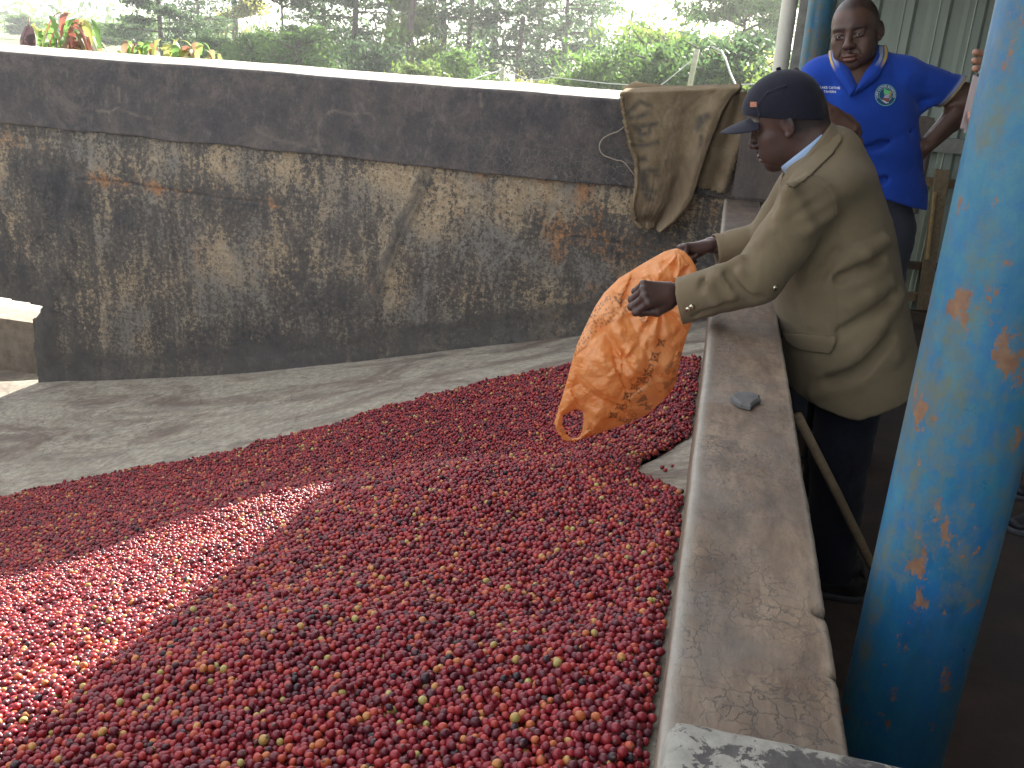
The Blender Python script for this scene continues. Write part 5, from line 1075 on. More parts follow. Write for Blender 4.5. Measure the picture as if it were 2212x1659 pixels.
    def brim(P):
        x, y, z = P[..., 0], P[..., 1], P[..., 2]; e = np.sqrt(((x-.070)/.118)**2+(y/.082)**2)-1; zc = .044-.02*(x-.09)*1.0-5.2*y*y-1.2*np.clip(x-.09, 0, 1)**2; return np.maximum(e*.08, np.maximum(np.abs(z-zc)-.0022, .062-x))
    s.op((.03, -.11, -.06), (.21, .11, .08), brim, .001); V, Fq = s.mesh(); V = lap(V, Fq, 1, .4); V, Fq = place(V, Fq, HR, HC, HS); obj('brim', V, Fq, NAVY, p1, smooth=True)
    bvc = BVHTree.FromPolygons([tuple(v.co+cap_.location+Vector(parent_world(p1))) for v in cap_.data.vertices], [list(f.vertices) for f in cap_.data.polygons])
    g = Geo(); pts = []
    for b in np.linspace(325, 341, 5):
        for a in np.linspace(2390+2, 2413, 6):
            r = Vector(ray(a/1.4756, b/1.4756).tolist()).normalized(); h = bvc.ray_cast(Vector(EYE.tolist()), r); pts.append(np.array(h[0])+np.array(h[1])*.0015 if h[0] is not None else None)
    if all(p is not None for p in pts): o = obj('label_patch', pts, gridfaces(5, 6), simple('patch', (.38, .16, .10), .8, .5, 260, 0), p1)
def shoe(p, d, parent, mat, sole=(.05, .05, .055)):
    d = np.array([d[0], d[1], 0.]); d /= np.linalg.norm(d); R = frame(d, (0, 0, 1)); s = SDF((-.12, -.07, -.02), (.22, .07, .14), .004)
    s.cap((-.06, 0, .045), (.08, 0, .040), .042, .040, .02, sc=(1, 1, 1.1)); s.cap((.08, 0, .038), (.15, .004, .030), .042, .030, .02, sc=(1, .95, 1.25)); s.cap((-.05, 0, .05), (-.045, 0, .10), .040, .042, .02); s.cut((0, 0, .016), (0, 0, -1))
    V, Fq = s.mesh(); V, Fq = place(V, Fq, R, p); sh = obj('shoe', V, Fq, mat, parent, smooth=True)
    s = SDF((-.12, -.07, -.01), (.22, .07, .04), .004); s.cap((-.06, 0, .014), (.08, 0, .014), .047, .046, .02); s.cap((.08, 0, .014), (.152, .004, .014), .046, .034, .02); s.cut((0, 0, .001), (0, 0, -1)); s.cut((0, 0, .022), (0, 0, 1)); V, Fq = s.mesh(); V, Fq = place(V, Fq, R, p)
    obj('sole', V, Fq, simple('sole_rubber', sole, .6, .2, 20, 0), sh, smooth=True)
build_p1()

# ---------------------------------------------------------------- man in the blue polo shirt
Y2 = 3.70
p2 = empty('person', (.50, Y2+.02, 0), 'standing man in a royal blue polo shirt with his left hand on his hip', 'person')
def A2(u, v, y=Y2): return aty(u, v, y)
def build_p2():
    HC = A2(1848, 72); f_ = EYE-HC; f_[2] = 0; f_ /= np.linalg.norm(f_); a = R_(-13); f_ = np.array([f_[0]*math.cos(a)-f_[1]*math.sin(a), f_[0]*math.sin(a)+f_[1]*math.cos(a), 0]); f_ = f_*math.cos(R_(9))+np.array([0, 0, -math.sin(R_(9))]); HRm = frame(f_, (-.20, 0, 1)); hs = 1.01
    chest = A2(1850, 200)
    nl = HRm.T@(A2(1862, 165, Y2+.04)-HC)/hs; V, Fq, hair_shade, lip = head_mesh(1.0, True, neck=(nl[0], nl[1], nl[2]), neck_r=.060, hairline=True, jaw=1.0); V, Fq = place(V, Fq, HRm, HC, hs); parts = [(V, Fq, {'hair_shade_mask': hair_shade, 'lip': lip})]
    # chest skin in the open neck, forearms, trunk, legs
    s = SDF((-.02, Y2-.36, .02), (.98, Y2+.36, 1.62), .0085)
    N0 = A2(1858, 150, Y2+.04); C0 = A2(1855, 195, Y2+.03); C1 = A2(1862, 300, Y2+.02); C2 = np.array([.52, Y2, .98])
    s.cap(N0, C0, .060, .085, .04); s.cap(C0, C1, .118, .118, .05, sc=(.72, 1, 1)); s.cap(C1, C2, .118, .115, .05, sc=(.75, 1, 1)); s.ell(A2(1853, 182, Y2+.03), (.15, .07, .045), .03)
    for x in (-.09, .09): s.cap((.52+x, Y2, .93), (.52+x*1.1, Y2-.02, .48), .085, .058, .03); s.cap((.52+x*1.1, Y2-.02, .48), (.52+x*1.1, Y2+.02, .07), .055, .036, .02)
    V, Fq = s.mesh(); parts.append((V, Fq, {}))
    s = SDF((-.02, Y2-.50, 1.0), (.98, Y2+.36, 1.62), .005)
    SL, EL, WL = A2(1955, 168, Y2+.03), A2(2092, 212, Y2+.10), A2(1998, 318, Y2-.02); s.cap(SL, EL, .056, .047, .02); s.cap(EL, A2(2060, 255, Y2+.06), .046, .041, .02); s.cap(A2(2060, 255, Y2+.06), WL, .041, .028, .02)
    SR, ER, WR = A2(1765, 170, Y2+.02), A2(1700, 275, Y2-.10), A2(1786, 248, Y2-.30); s.cap(SR, ER, .055, .045, .02); s.cap(ER, WR, .043, .029, .02); V, Fq = s.mesh(); parts.append((V, Fq, {}))
    # hands: left on the hip, fingers to the back; right hanging limp from a bent wrist
    x = A2(1962, 356, Y2-.04)-WL; R = frame(x, (.75, -.55, .2)); R[:, 1] *= -1; v, f = hand_mesh(((18, 22, 15),)*4, TH_REL, .03); v, f = place(v, f, R, WL-0*x, .98); parts.append((v, f, {}))
    WR2 = A2(1786, 246, Y2-.30); x = A2(1832, 294, Y2-.33)-WR2; R = frame(x, (.25, -.9, .45)); v, f = hand_mesh(((38, 30, 18), (42, 32, 20), (46, 34, 22), (50, 36, 24)), TH_REL, .03); v, f = place(v, f, R, WR2, 1.12); parts.append((v, f, {}))
    V, Fs, at_ = joined(parts); obj('body', V, Fs, SK2, p2, smooth=True, attrs=at_)
    for y in (-1, 1): V, F, ir = eye_mesh(y, 1.0, (.12, -.02)); V = (V*hs)@HRm.T+HC; obj('eye', V, F, EYEM, p2, smooth=True, attrs={'iris': ir})
    # ---- shirt
    s = SDF((-.02, Y2-.32, .94), (.98, Y2+.34, 1.64), .005)
    tor = [A2(1853, 178, Y2+.03), A2(1858, 250, Y2+.02), A2(1868, 330, Y2+.01), A2(1880, 420, Y2), A2(1885, 470, Y2)]; rr = [.118, .134, .136, .134, .136]; s.chain(tor, rr, .05, sc=(.74, 1, 1)); s.ell(A2(1853, 175, Y2+.03), (.175, .085, .055), .04)
    s.cap(A2(1815, 148, Y2+.05), A2(1778, 168, Y2+.03), .050, .066, .04); s.cap(A2(1898, 148, Y2+.05), A2(1948, 166, Y2+.03), .050, .066, .04)
    s.cap(A2(1948, 168, Y2+.03), A2(2068, 202, Y2+.09), .070, .060, .03); s.cap(A2(1770, 170, Y2+.02), A2(1722, 235, Y2-.06), .070, .064, .03)
    s.cap(A2(2068, 202, Y2+.09), A2(2100, 216, Y2+.105), .060, .062, .02)
    def ridge(pts, r, k=.02, mode='u'):
        P = [A2(u, v, Y2+yy) for u, v, yy in pts]
        for i in range(len(P)-1): s.cap(P[i], P[i+1], r, r, k, mode)
    for pts, r in [([(1960,260,-.03),(1990,235,.02),(2030,215,.03)], .012), ([(1950,300,-.08),(1900,330,-.12),(1850,345,-.12)], .010), ([(1965,330,-.03),(1910,375,-.115),(1860,395,-.12)], .012), ([(1955,380,-.04),(1905,405,-.11)], .010), ([(1800,150,-.02),(1815,210,-.085),(1828,290,-.115)], .009), ([(1925,130,.0),(1960,165,-.03)], .010), ([(1770,140,.0),(1790,190,-.06)], .009), ([(1900,140,-.03),(1880,190,-.09)], .007)]: ridge(pts, r)
    for pts, r in [([(1960,285,-.06),(1900,315,-.125),(1850,325,-.125)], .009), ([(1965,352,-.04),(1905,390,-.125),(1860,405,-.125)], .009), ([(1880,340,-.12),(1850,350,-.125)], .008)]: ridge(pts, .004, .03, 's')
    # hem, cuffs, neck
    s.cut(A2(1905, 427, Y2-.1), (-.22, 0, -1)); dL = A2(2068, 202, Y2+.09)-A2(1950, 150, Y2+.03); dL /= np.linalg.norm(dL)
    cc = (A2(2082, 174, Y2+.09)+A2(2040, 223, Y2+.09))/2; dcut = np.cross(A2(2082, 174, Y2+.09)-A2(2040, 223, Y2+.09), [0, 1, 0]); dcut = dcut/np.linalg.norm(dcut); dcut = dcut if dcut@dL > 0 else -dcut
    s.op(cc-.14, cc+.14, lambda P: np.maximum(-((P-cc)@dcut), np.linalg.norm(P-cc, axis=-1)-.14), .0005, 's'); s.cap(cc-dL*.05, cc+dL*.05, .051, .051, .002, 's')
    # V opening: remove a wedge of cloth on the chest
    vt = [A2(1812, 112), A2(1850, 192), A2(1894, 112)]; vt2 = [(p[0], p[2]) for p in vt]
    def wedge(P): q = np.c_[P[..., 0].ravel(), P[..., 2].ravel()]; ins = inpoly(q, vt2); d = polydist(q, vt2+[vt2[0]]); d = np.where(ins, -d, d).reshape(P.shape[:-1]); return np.maximum(d, P[..., 1]-(Y2+.05))
    s.op((vt2[0][0]-.02, Y2-.3, vt2[1][1]-.02), (vt2[2][0]+.02, Y2+.06, vt2[0][1]+.05), wedge, .003, 's'); s.cap(A2(1858, 142, Y2+.03), A2(1852, 80, Y2), .056, .064, .01, 's')
    V, Fq = s.mesh(); V = lap(V, Fq, 2, .5); N = vnormals(V, Fq); V = V+N*(.0028*fbm(V, 8, 3, 131)+.0012*fbm(V, 24, 2, 132))[:, None]
    UVp = np.array(pix(V)[:2]).T; # sleeve hem stripes
    dc = (V-cc)@dcut; onsl = (V[:, 0] > A2(2000, 200)[0]) & (V[:, 2] > A2(2000, 250)[2]); yel = onsl*np.exp(-((dc+.006)/.0045)**2); gry = onsl*np.exp(-((dc+.017)/.005)**2)
    plk = np.exp(-(polydist(UVp, [(1846,232),(1838,262),(1800,262)])/1.2)**2)*0
    M = MT('royal_blue_pique', .85); n = M.noise(6, 5); z = M.nd('SeparateColor'); M.lk(z.inputs[0], M.attr('paint')); c = M.ramp(n, [(.3, (.010, .045, .30)), (.7, (.016, .070, .42))]); c = M.mix(z.outputs[0], c, (.62, .42, .08)); c = M.mix(z.outputs[1], c, (.30, .34, .45)); M.set('Base_Color', c); M.b.inputs['Specular IOR Level'].default_value = .15; M.b.inputs['Sheen Weight'].default_value = .1
    M.bump(M.math('ADD', M.noise(420, 2), M.math('MULTIPLY', M.noise(20, 4, .6, None, .8), 2)), .25, .004); BL = M.m
    o = obj('polo_shirt', V, Fq, BL, p2, smooth=True, attrs={'paint': np.c_[yel, gry, plk]})
    bv = BVHTree.FromPolygons(V.tolist(), Fq.tolist())
    def onto(u, v, off=.002):
        r = Vector(ray(u, v).tolist()).normalized(); h = bv.ray_cast(Vector(EYE.tolist()), r); return np.array(h[0])+np.array(h[1])*off if h[0] is not None else None
    def patch(name, poly, mat, off, nu=30, nv=30, thick=.002, parent=o, lift=None, attrs=None):
        us = np.array(poly); gu, gv = np.meshgrid(np.linspace(us[:, 0].min(), us[:, 0].max(), nu), np.linspace(us[:, 1].min(), us[:, 1].max(), nv)); P = []; K = []
        ins = inpoly(np.c_[gu.ravel(), gv.ravel()], poly); uvp = np.c_[gu.ravel(), gv.ravel()]
        for (a, b), i_ in zip(uvp, ins): q = onto(a, b, off if lift is None else off+lift(a, b)) if i_ else None; P.append(q if q is not None else np.zeros(3)); K.append(q is not None)
        Fq2 = gridfaces(nv, nu); Fq2 = Fq2[np.array(K)[Fq2].all(1)]
        if not len(Fq2): return
        us_ = np.unique(Fq2); rm = -np.ones(len(P), int); rm[us_] = np.arange(len(us_)); A = {k: v(uvp[us_]) for k, v in (attrs or {}).items()}
        oo = obj(name, np.array(P)[us_], rm[Fq2], mat, parent, smooth=True, attrs=A)
        if thick: md = oo.modifiers.new('t', 'SOLIDIFY'); md.thickness = thick; md.offset = 1
    # placket edges and the two collar leaves (with their woven stripes)
    patch('placket', [(1836,188),(1851,192),(1890,172),(1840,210),(1832,214)], BL, .002, 30, 30, .002, attrs={'paint': lambda q: np.zeros((len(q), 3))})
    def leaf(px_in, px_out, ys, nm, stripe):
        n = len(px_in); V_ = []; k = 10
        for t in np.linspace(0, 1, k):
            for (a, b), (c_, d), y in zip(px_in, px_out, ys): q = A2(a*(1-t)+c_*t, b*(1-t)+d*t, Y2+y-.012*math.sin(math.pi*t)-.012*t); V_.append(q)
        V_ = np.array(V_); F_ = gridfaces(k, n); t_ = np.repeat(np.linspace(0, 1, k), n); j_ = np.tile(np.linspace(0, 1, n), k); e_ = (j_ > stripe[0])*(j_ < stripe[1])
        pa = np.c_[e_*((t_ > .72) & (t_ < .97)), e_*((t_ > .30) & (t_ < .6)), t_*0]
        oo = obj(nm, V_, F_, BL, o, smooth=True, attrs={'paint': pa}); md = oo.modifiers.new('s', 'SUBSURF'); md.levels = md.render_levels = 2; md = oo.modifiers.new('t', 'SOLIDIFY'); md.thickness = .004
    leaf([(1893,96),(1892,112),(1890,127),(1881,140),(1870,153),(1860,170),(1851,188)], [(1916,98),(1920,114),(1917,130),(1905,150),(1898,168),(1872,188),(1842,207)], [.03, .0, -.035, -.065, -.085, -.100, -.112], 'collar_leaf', (-1, .40))
    leaf([(1806,104),(1807,113),(1810,124),(1820,140),(1831,157),(1841,173),(1850,189)], [(1791,112),(1791,124),(1795,138),(1804,158),(1816,175),(1828,190),(1837,208)], [.02, .0, -.030, -.065, -.085, -.100, -.112], 'collar_leaf', (-1, .36))
    # back of the collar round the neck
    c0 = A2(1856, 118, Y2+.045); n = 40; t = np.linspace(R_(-20), R_(200), n); rp = c0+np.c_[np.cos(t)*.073, np.sin(t)*.062, -.004*np.sin(t)]; V_, F_ = strip(rp, np.tile([0, .0, 1.], (n, 1)), .034, .004, 5); obj('collar_stand', V_, F_, BL, o, smooth=True, attrs={'paint': np.zeros((len(V_), 3))})
    # lettering and badge embroidered on the chest
    def text(body, u, v, size, rot, mat, name, shear=0):
        cu = bpy.data.curves.new('t', 'FONT'); cu.body = body; cu.size = 1; cu.align_x = 'CENTER'; cu.align_y = 'CENTER'; cu.offset = .025; cu.resolution_u = 2; to = bpy.data.objects.new('t', cu); COL.objects.link(to); dg = bpy.context.evaluated_depsgraph_get(); me = bpy.data.meshes.new_from_object(to.evaluated_get(dg)); COL.objects.unlink(to); bpy.data.objects.remove(to)
        return me, size
    WH = simple('white_thread', (.62, .66, .74), .8, .1, 50, 0); TEAL = simple('teal_thread', (.16, .42, .42), .8, .1, 50, 0); NVY = simple('dark_teal_cloth', (.01, .07, .16), .9, .1, 30, 0)
    def emb(body, u, v, size, rot, mat, off=.0022, ring=None):
        me, _ = text(body, u, v, size, rot, mat, 'lettering'); P = []
        for q in me.vertices:
            x, y = q.co.x*size, q.co.y*size
            if ring: a = ring[1]-x/ring[0]; rr_ = ring[0]+y; du, dv = rr_*math.cos(a), -rr_*math.sin(a)
            else: du, dv = x*math.cos(rot)-y*math.sin(rot)*-1*-1, -(y*math.cos(rot))+x*math.sin(rot)
            w_ = onto(u+du, v+dv, off); P.append(w_ if w_ is not None else np.zeros(3))
        return np.array(P), [list(f.vertices) for f in me.polygons]
    P, F = emb('LAKE CATHIE', 1793, 190, 7.3, R_(3), WH); obj('lettering', P, F, WH, o)
    P, F = emb('TAVERN', 1793, 198.5, 7.3, R_(3), WH); obj('lettering', P, F, WH, o)
    bc = (1912, 206); br = 23.5
    def disc(c, r0, r1, mat, off, name, n=40, sq=1.0):
        g = Geo(); 
        for k in range(n):
            t = 2*math.pi*k/n
            for r in (r0, r1): q = onto(c[0]+r*math.cos(t)*.97, c[1]+r*math.sin(t)*sq, off); g.V.append(tuple(q))
        g.F = [[2*k, 2*k+1, 2*((k+1) % n)+1, 2*((k+1) % n)] for k in range(n)]; return g
    bd = disc(bc, .5, br, NVY, .0018, 'badge').mk('badge', NVY, o, True)
    def sub(g, mat, nm): obj(nm, g.V, g.F, mat, bd)
    sub(disc(bc, br-1.7, br, TEAL, .003, ''), TEAL, 'badge_ring'); sub(disc(bc, 13.6, 14.8, TEAL, .003, ''), TEAL, 'badge_ring')
    for body, a0 in (('LAKE CATHIE BOWLING', R_(92)),): P, F = emb(body, bc[0], bc[1], 6.4, 0, WH, .003, ring=(18.3, a0)); obj('badge_lettering', P, F, WH, bd)
    def polyp(pts, mat, nm):
        P = [onto(bc[0]+x, bc[1]+y, .0032) for x, y in pts]; obj(nm, P, [list(range(len(P)))], mat, bd)
    polyp([(-3, -14), (9, -8), (8, -3), (-2, 0), (-4, -7)], simple('green_thread', (.15, .55, .22), .8, .1, 30, 0), 'badge_sail'); polyp([(-2, 1), (9, -3), (7, 7), (-4, 6)], simple('grey_thread', (.42, .40, .55), .8, .1, 30, 0), 'badge_sail')
    polyp([(-9, 8), (-4, 7), (6, 8), (8, 12), (5, 15), (-2, 11)], simple('rust_thread', (.30, .07, .05), .8, .1, 30, 0), 'badge_hull'); polyp([(-8, 10), (-2, 12), (3, 16), (7, 15), (7, 17), (1, 18), (-6, 13)], WH, 'badge_wave'); polyp([(9, -9), (12, -8), (11, 0), (10, 10), (8, 12), (9, 2)], simple('yellow_thread', (.50, .38, .08), .8, .1, 30, 0), 'badge_palm')
    # ---- trousers, belt, shoes
    s = SDF((.20, Y2-.28, .03), (.86, Y2+.28, 1.10), .008); s.cap((.525, Y2, 1.05), (.525, Y2, .90), .122, .128, .03, sc=(.78, 1, 1))
    for x in (-.085, .088): s.cap((.53+x, Y2, .92), (.53+x*1.15, Y2-.02, .50), .100, .080, .03); s.cap((.53+x*1.15, Y2-.02, .50), (.53+x*1.15, Y2+.02, .07), .078, .068, .02)
    s.cut((0, 0, .05), (0, 0, -1)); V, Fq = s.mesh(); V = lap(V, Fq, 1); N = vnormals(V, Fq); V += N*(.006*fbm(V*[1, 1, 2.4], 9, 3, 140))[:, None]; obj('trousers', V, Fq, TR2, p2, smooth=True)
    for x in (-.1, .1): shoe((.53+x, Y2, 0), (x*.6, -1), p2, simple('brown_leather', (.05, .03, .02), .5, .2, 20, .2))
build_p2()

# ---------------------------------------------------------------- person behind the blue post with a phone
p3 = empty('person', (1.33, 3.2, 0), 'person mostly hidden behind the blue post, holding a phone up, in dark shoes', 'person')
def build_p3():
    PH = at(2131, 214, 2.2); parts = []
    B = np.array([1.45, 3.22, 0])
    s = SDF((.35, 2.3, .02), (1.85, 3.6, 1.60), .011); SH = B+[-.05, 0, 0]
    s.cap(B+[0, 0, 1.42], B+[.02, 0, 1.30], .055, .09, .04); s.cap(B+[0, 0, 1.28], B+[0, 0, .95], .135, .125, .05, sc=(1, .8, 1))
    for y in (-.09, .10): s.cap(B+[0, y, .92], B+[-.02, y*1.2, .48], .085, .058, .03); s.cap(B+[-.02, y*1.2, .48], B+[-.02, y*1.2, .07], .055, .038, .02)
    WRp = PH+np.array([.10, .03, -.165]); s.cap(B+[-.02, -.18, 1.36], B+[-.10, -.36, 1.16], .050, .043, .03); s.cap(B+[-.10, -.36, 1.16], WRp, .041, .028, .02); s.cap(B+[-.02, .18, 1.36], B+[.02, .24, 1.08], .05, .04, .03); s.cap(B+[.02, .24, 1.08], B+[-.05, .22, .86], .038, .028, .02)
    V, Fq = s.mesh(); parts.append((V, Fq, {}))
    HCp = B+[-.02, 0, 1.56]; R = frame((-.85, -.5, -.05), (0, 0, 1)); V, Fq, hair_shade, lip = head_mesh(1., False, res=.004); V, Fq = place(V, Fq, R, HCp, 1.0); parts.append((V, Fq, {'hair_shade_mask': hair_shade, 'lip': lip}))
    # hand gripping the lower end of the phone, fingertips wrap round the near edge
    PR = frame((-.05, .1, 1), (-.35, -.94, 0))     # x up the phone, y across to the camera's left..., z out of its back
    x = np.array([-.55, -.1, .85]); Rh = frame(x, (.55, -.75, .3)); v, f = hand_mesh(((48, 62, 30), (44, 60, 30), (40, 58, 30), (40, 56, 30)), TH_REL, .02); v, f = place(v, f, Rh, WRp, .95); parts.append((v, f, {}))
    # fingers of the grip seen on the left edge of the phone
    s = SDF(PH-[.12, .06, .16], PH+[.10, .10, .12], .0025); ph = lambda u, v, y=0: at(u, v, 2.2+y)
    s.chain([ph(2128, 318, .02), ph(2112, 288, .0), ph(2107, 268, -.01)], [.013, .0115, .0095], .003); s.chain([ph(2124, 295, .03), ph(2104, 272, .01), ph(2098, 254, .0)], [.012, .0105, .0085], .003); s.chain([ph(2120, 280, .03), ph(2101, 258, .015), ph(2097, 246, .01)], [.010, .009, .0075], .003); s.cap(ph(2140, 340, .03), ph(2120, 300, .02), .022, .016, .01)
    s.ell(ph(2107, 148, .01), (.008, .008, .008), .003); s.ell(ph(2105, 131, .02), (.008, .008, .007), .003); s.ell(ph(2109, 113, .03), (.008, .008, .007), .003)
    for v_, y_ in ((148, .01), (131, .02), (113, .03)): s.cap(ph(2107, v_, y_), ph(2150, v_+6, y_+.02), .0075, .009, .003)
    V, Fq = s.mesh(); parts.append((V, Fq, {}))
    V, Fs, at_ = joined(parts); obj('body', V, Fs, SK3, p3, smooth=True, attrs=at_)
    s = SDF((.9, 2.6, .80), (1.85, 3.6, 1.52), .011); s.cap(B+[0, 0, 1.34], B+[0, 0, .90], .15, .15, .05, sc=(1, .8, 1)); s.ell(B+[0, 0, 1.36], (.10, .21, .06), .03); s.cap(B+[-.02, -.18, 1.36], B+[-.07, -.28, 1.24], .07, .06, .02); s.cap(B+[-.02, .18, 1.36], B+[.02, .23, 1.15], .07, .06, .02); s.cap(B+[0, 0, 1.40], B+[0, 0, 1.52], .065, .065, .01, 's'); s.cut(B+[0, 0, .88], (0, 0, -1)); V, Fq = s.mesh(); obj('shirt', V, Fq, NAVY, p3, smooth=True)
    s = SDF((1.1, 2.9, .03), (1.85, 3.55, 1.0), .01); s.cap(B+[0, 0, .93], B+[0, 0, .86], .145, .145, .03, sc=(1, .82, 1))
    for y in (-.09, .10): s.cap(B+[0, y, .90], B+[-.02, y*1.2, .48], .10, .08, .03); s.cap(B+[-.02, y*1.2, .48], B+[-.02, y*1.2, .07], .078, .066, .02)
    s.cut((0, 0, .06), (0, 0, -1)); V, Fq = s.mesh(); obj('trousers', V, Fq, TRS, p3, smooth=True)
    s1 = atz(2172, 1140, 0); s2 = atz(2183, 1070, 0); mt = simple('dark_shoe', (.022, .024, .034), .5, .25, 20, .3)
    shoe((s1[0]+.17, s1[1]+.02, 0), (-1, -.25), p3, mt, (.10, .105, .12)); shoe((s2[0]+.17, s2[1]+.01, 0), (-1, -.15), p3, mt, (.10, .105, .12))
    # phone
    ux = at(2125, 160, 2.2)-at(2105, 158, 2.2); ux = np.array([math.cos(R_(-6)), math.sin(R_(-6)), 0]); uz = at(2107, 158, 2.2)-at(2103, 290, 2.2); uz /= np.linalg.norm(uz); uz = np.array([0.02, 0, 1.]); uz /= np.linalg.norm(uz); un = np.cross(uz, ux); TL = at(2104, 152, 2.2)
    Rm = np.stack([ux, un, uz], 1); C_ = TL+ux*.0355-uz*.072
    bm = bmesh.new(); bmesh.ops.create_cube(bm, size=1); bmesh.ops.scale(bm, vec=(.071, .0075, .144), verts=bm.verts)
    bmesh.ops.bevel(bm, geom=[e for e in bm.edges if abs((e.verts[0].co-e.verts[1].co).y) > .001], offset=.010, segments=5, affect='EDGES'); bmesh.ops.bevel(bm, geom=[e for e in bm.edges if abs((e.verts[0].co-e.verts[1].co).y) < .001 and e.calc_face_angle(0) > 1], offset=.0022, segments=3, affect='EDGES')
    V = np.array([v.co[:] for v in bm.verts])@Rm.T+C_; F = [[v.index for v in f.verts] for f in bm.faces]; bm.free(); ph_ = obj('phone', V, F, simple('phone_silver', (.33, .27, .27), .35, .05, 4, 0, .6), smooth=False); tag(ph_, 'silver grey smartphone held up at the edge of the blue post', 'phone')
    sgn = 1 if (EYE-C_)@un > 0 else -1
    def dsc(cx, cz, r, nm, mat, sx=1, n=20): P = [C_+ux*(cx+r*sx*math.cos(t))+uz*(cz+r*math.sin(t))+un*sgn*.0045 for t in np.linspace(0, 2*math.pi, n, endpoint=False)]; obj(nm, P, [list(range(n))], mat, ph_)
    BK = simple('phone_black', (.012, .012, .015), .3, .1, 5, 0); dsc(-.024, .062, .0042, 'camera_lens', BK); dsc(-.013, .062, .0022, 'flash', simple('flash_cream', (.7, .6, .4), .4, .1, 5, 0))
    # dark fruit-shaped mark on the back
    for dx in (-.0025, .0025): dsc(dx, .028, .0058, 'emblem', BK)
    dsc(.0012, .0365, .0022, 'emblem', BK, .6)
build_p3()
# ================================================================== VEGETATION AND FENCE
def leafmat(name, stops, tr=.5, rough=.55):
    M = MT(name, rough); v = M.attr('tone', out=2); c = M.ramp(v, stops); M.set('Base_Color', c); M.translucent(M.mix(.35, c, tuple(min(1, x*1.9) for x in stops[-1][1])), tr); M.b.inputs['Specular IOR Level'].default_value = .35; return M.m
LD = leafmat('pine_needles', [(0, (.022, .046, .024)), (.6, (.046, .088, .040)), (1, (.08, .14, .055))], .5); LM = leafmat('mid_leaves', [(0, (.032, .075, .018)), (.6, (.06, .13, .03)), (1, (.11, .19, .04))], .55)
LB = leafmat('bright_leaves', [(0, (.045, .09, .018)), (.6, (.09, .16, .03)), (1, (.17, .23, .05))], .55); LY = leafmat('yellow_leaves', [(0, (.09, .12, .025)), (.6, (.17, .20, .04)), (1, (.30, .29, .07))], .55)
BARK = simple('bark', (.085, .065, .055), .95, .3, 6, .6, bs=20, bdist=.02)
def leaves(C, size, flat=.0, drop=.25):
    """two-triangle leaf sprays at points C"""
    n = len(C); s = size*rng.uniform(.55, 1.35, n); a = rng.normal(0, 1, (n, 3)); a[:, 2] *= (1-flat); a /= np.linalg.norm(a, axis=1)[:, None]; b = rng.normal(0, 1, (n, 3)); b[:, 2] *= (1-flat); b -= a*(a*b).sum(1)[:, None]; b /= np.linalg.norm(b, axis=1)[:, None]
    a = a*s[:, None]; b = b*(s*rng.uniform(.35, .7, n))[:, None]; a[:, 2] -= drop*s
    V = np.stack([C-a, C+b*.8-a*.1, C+a, C-b*.8+a*.15], 1).reshape(-1, 3); V += rng.normal(0, .1*size, V.shape); F = np.arange(n*4).reshape(n, 4); return V, F
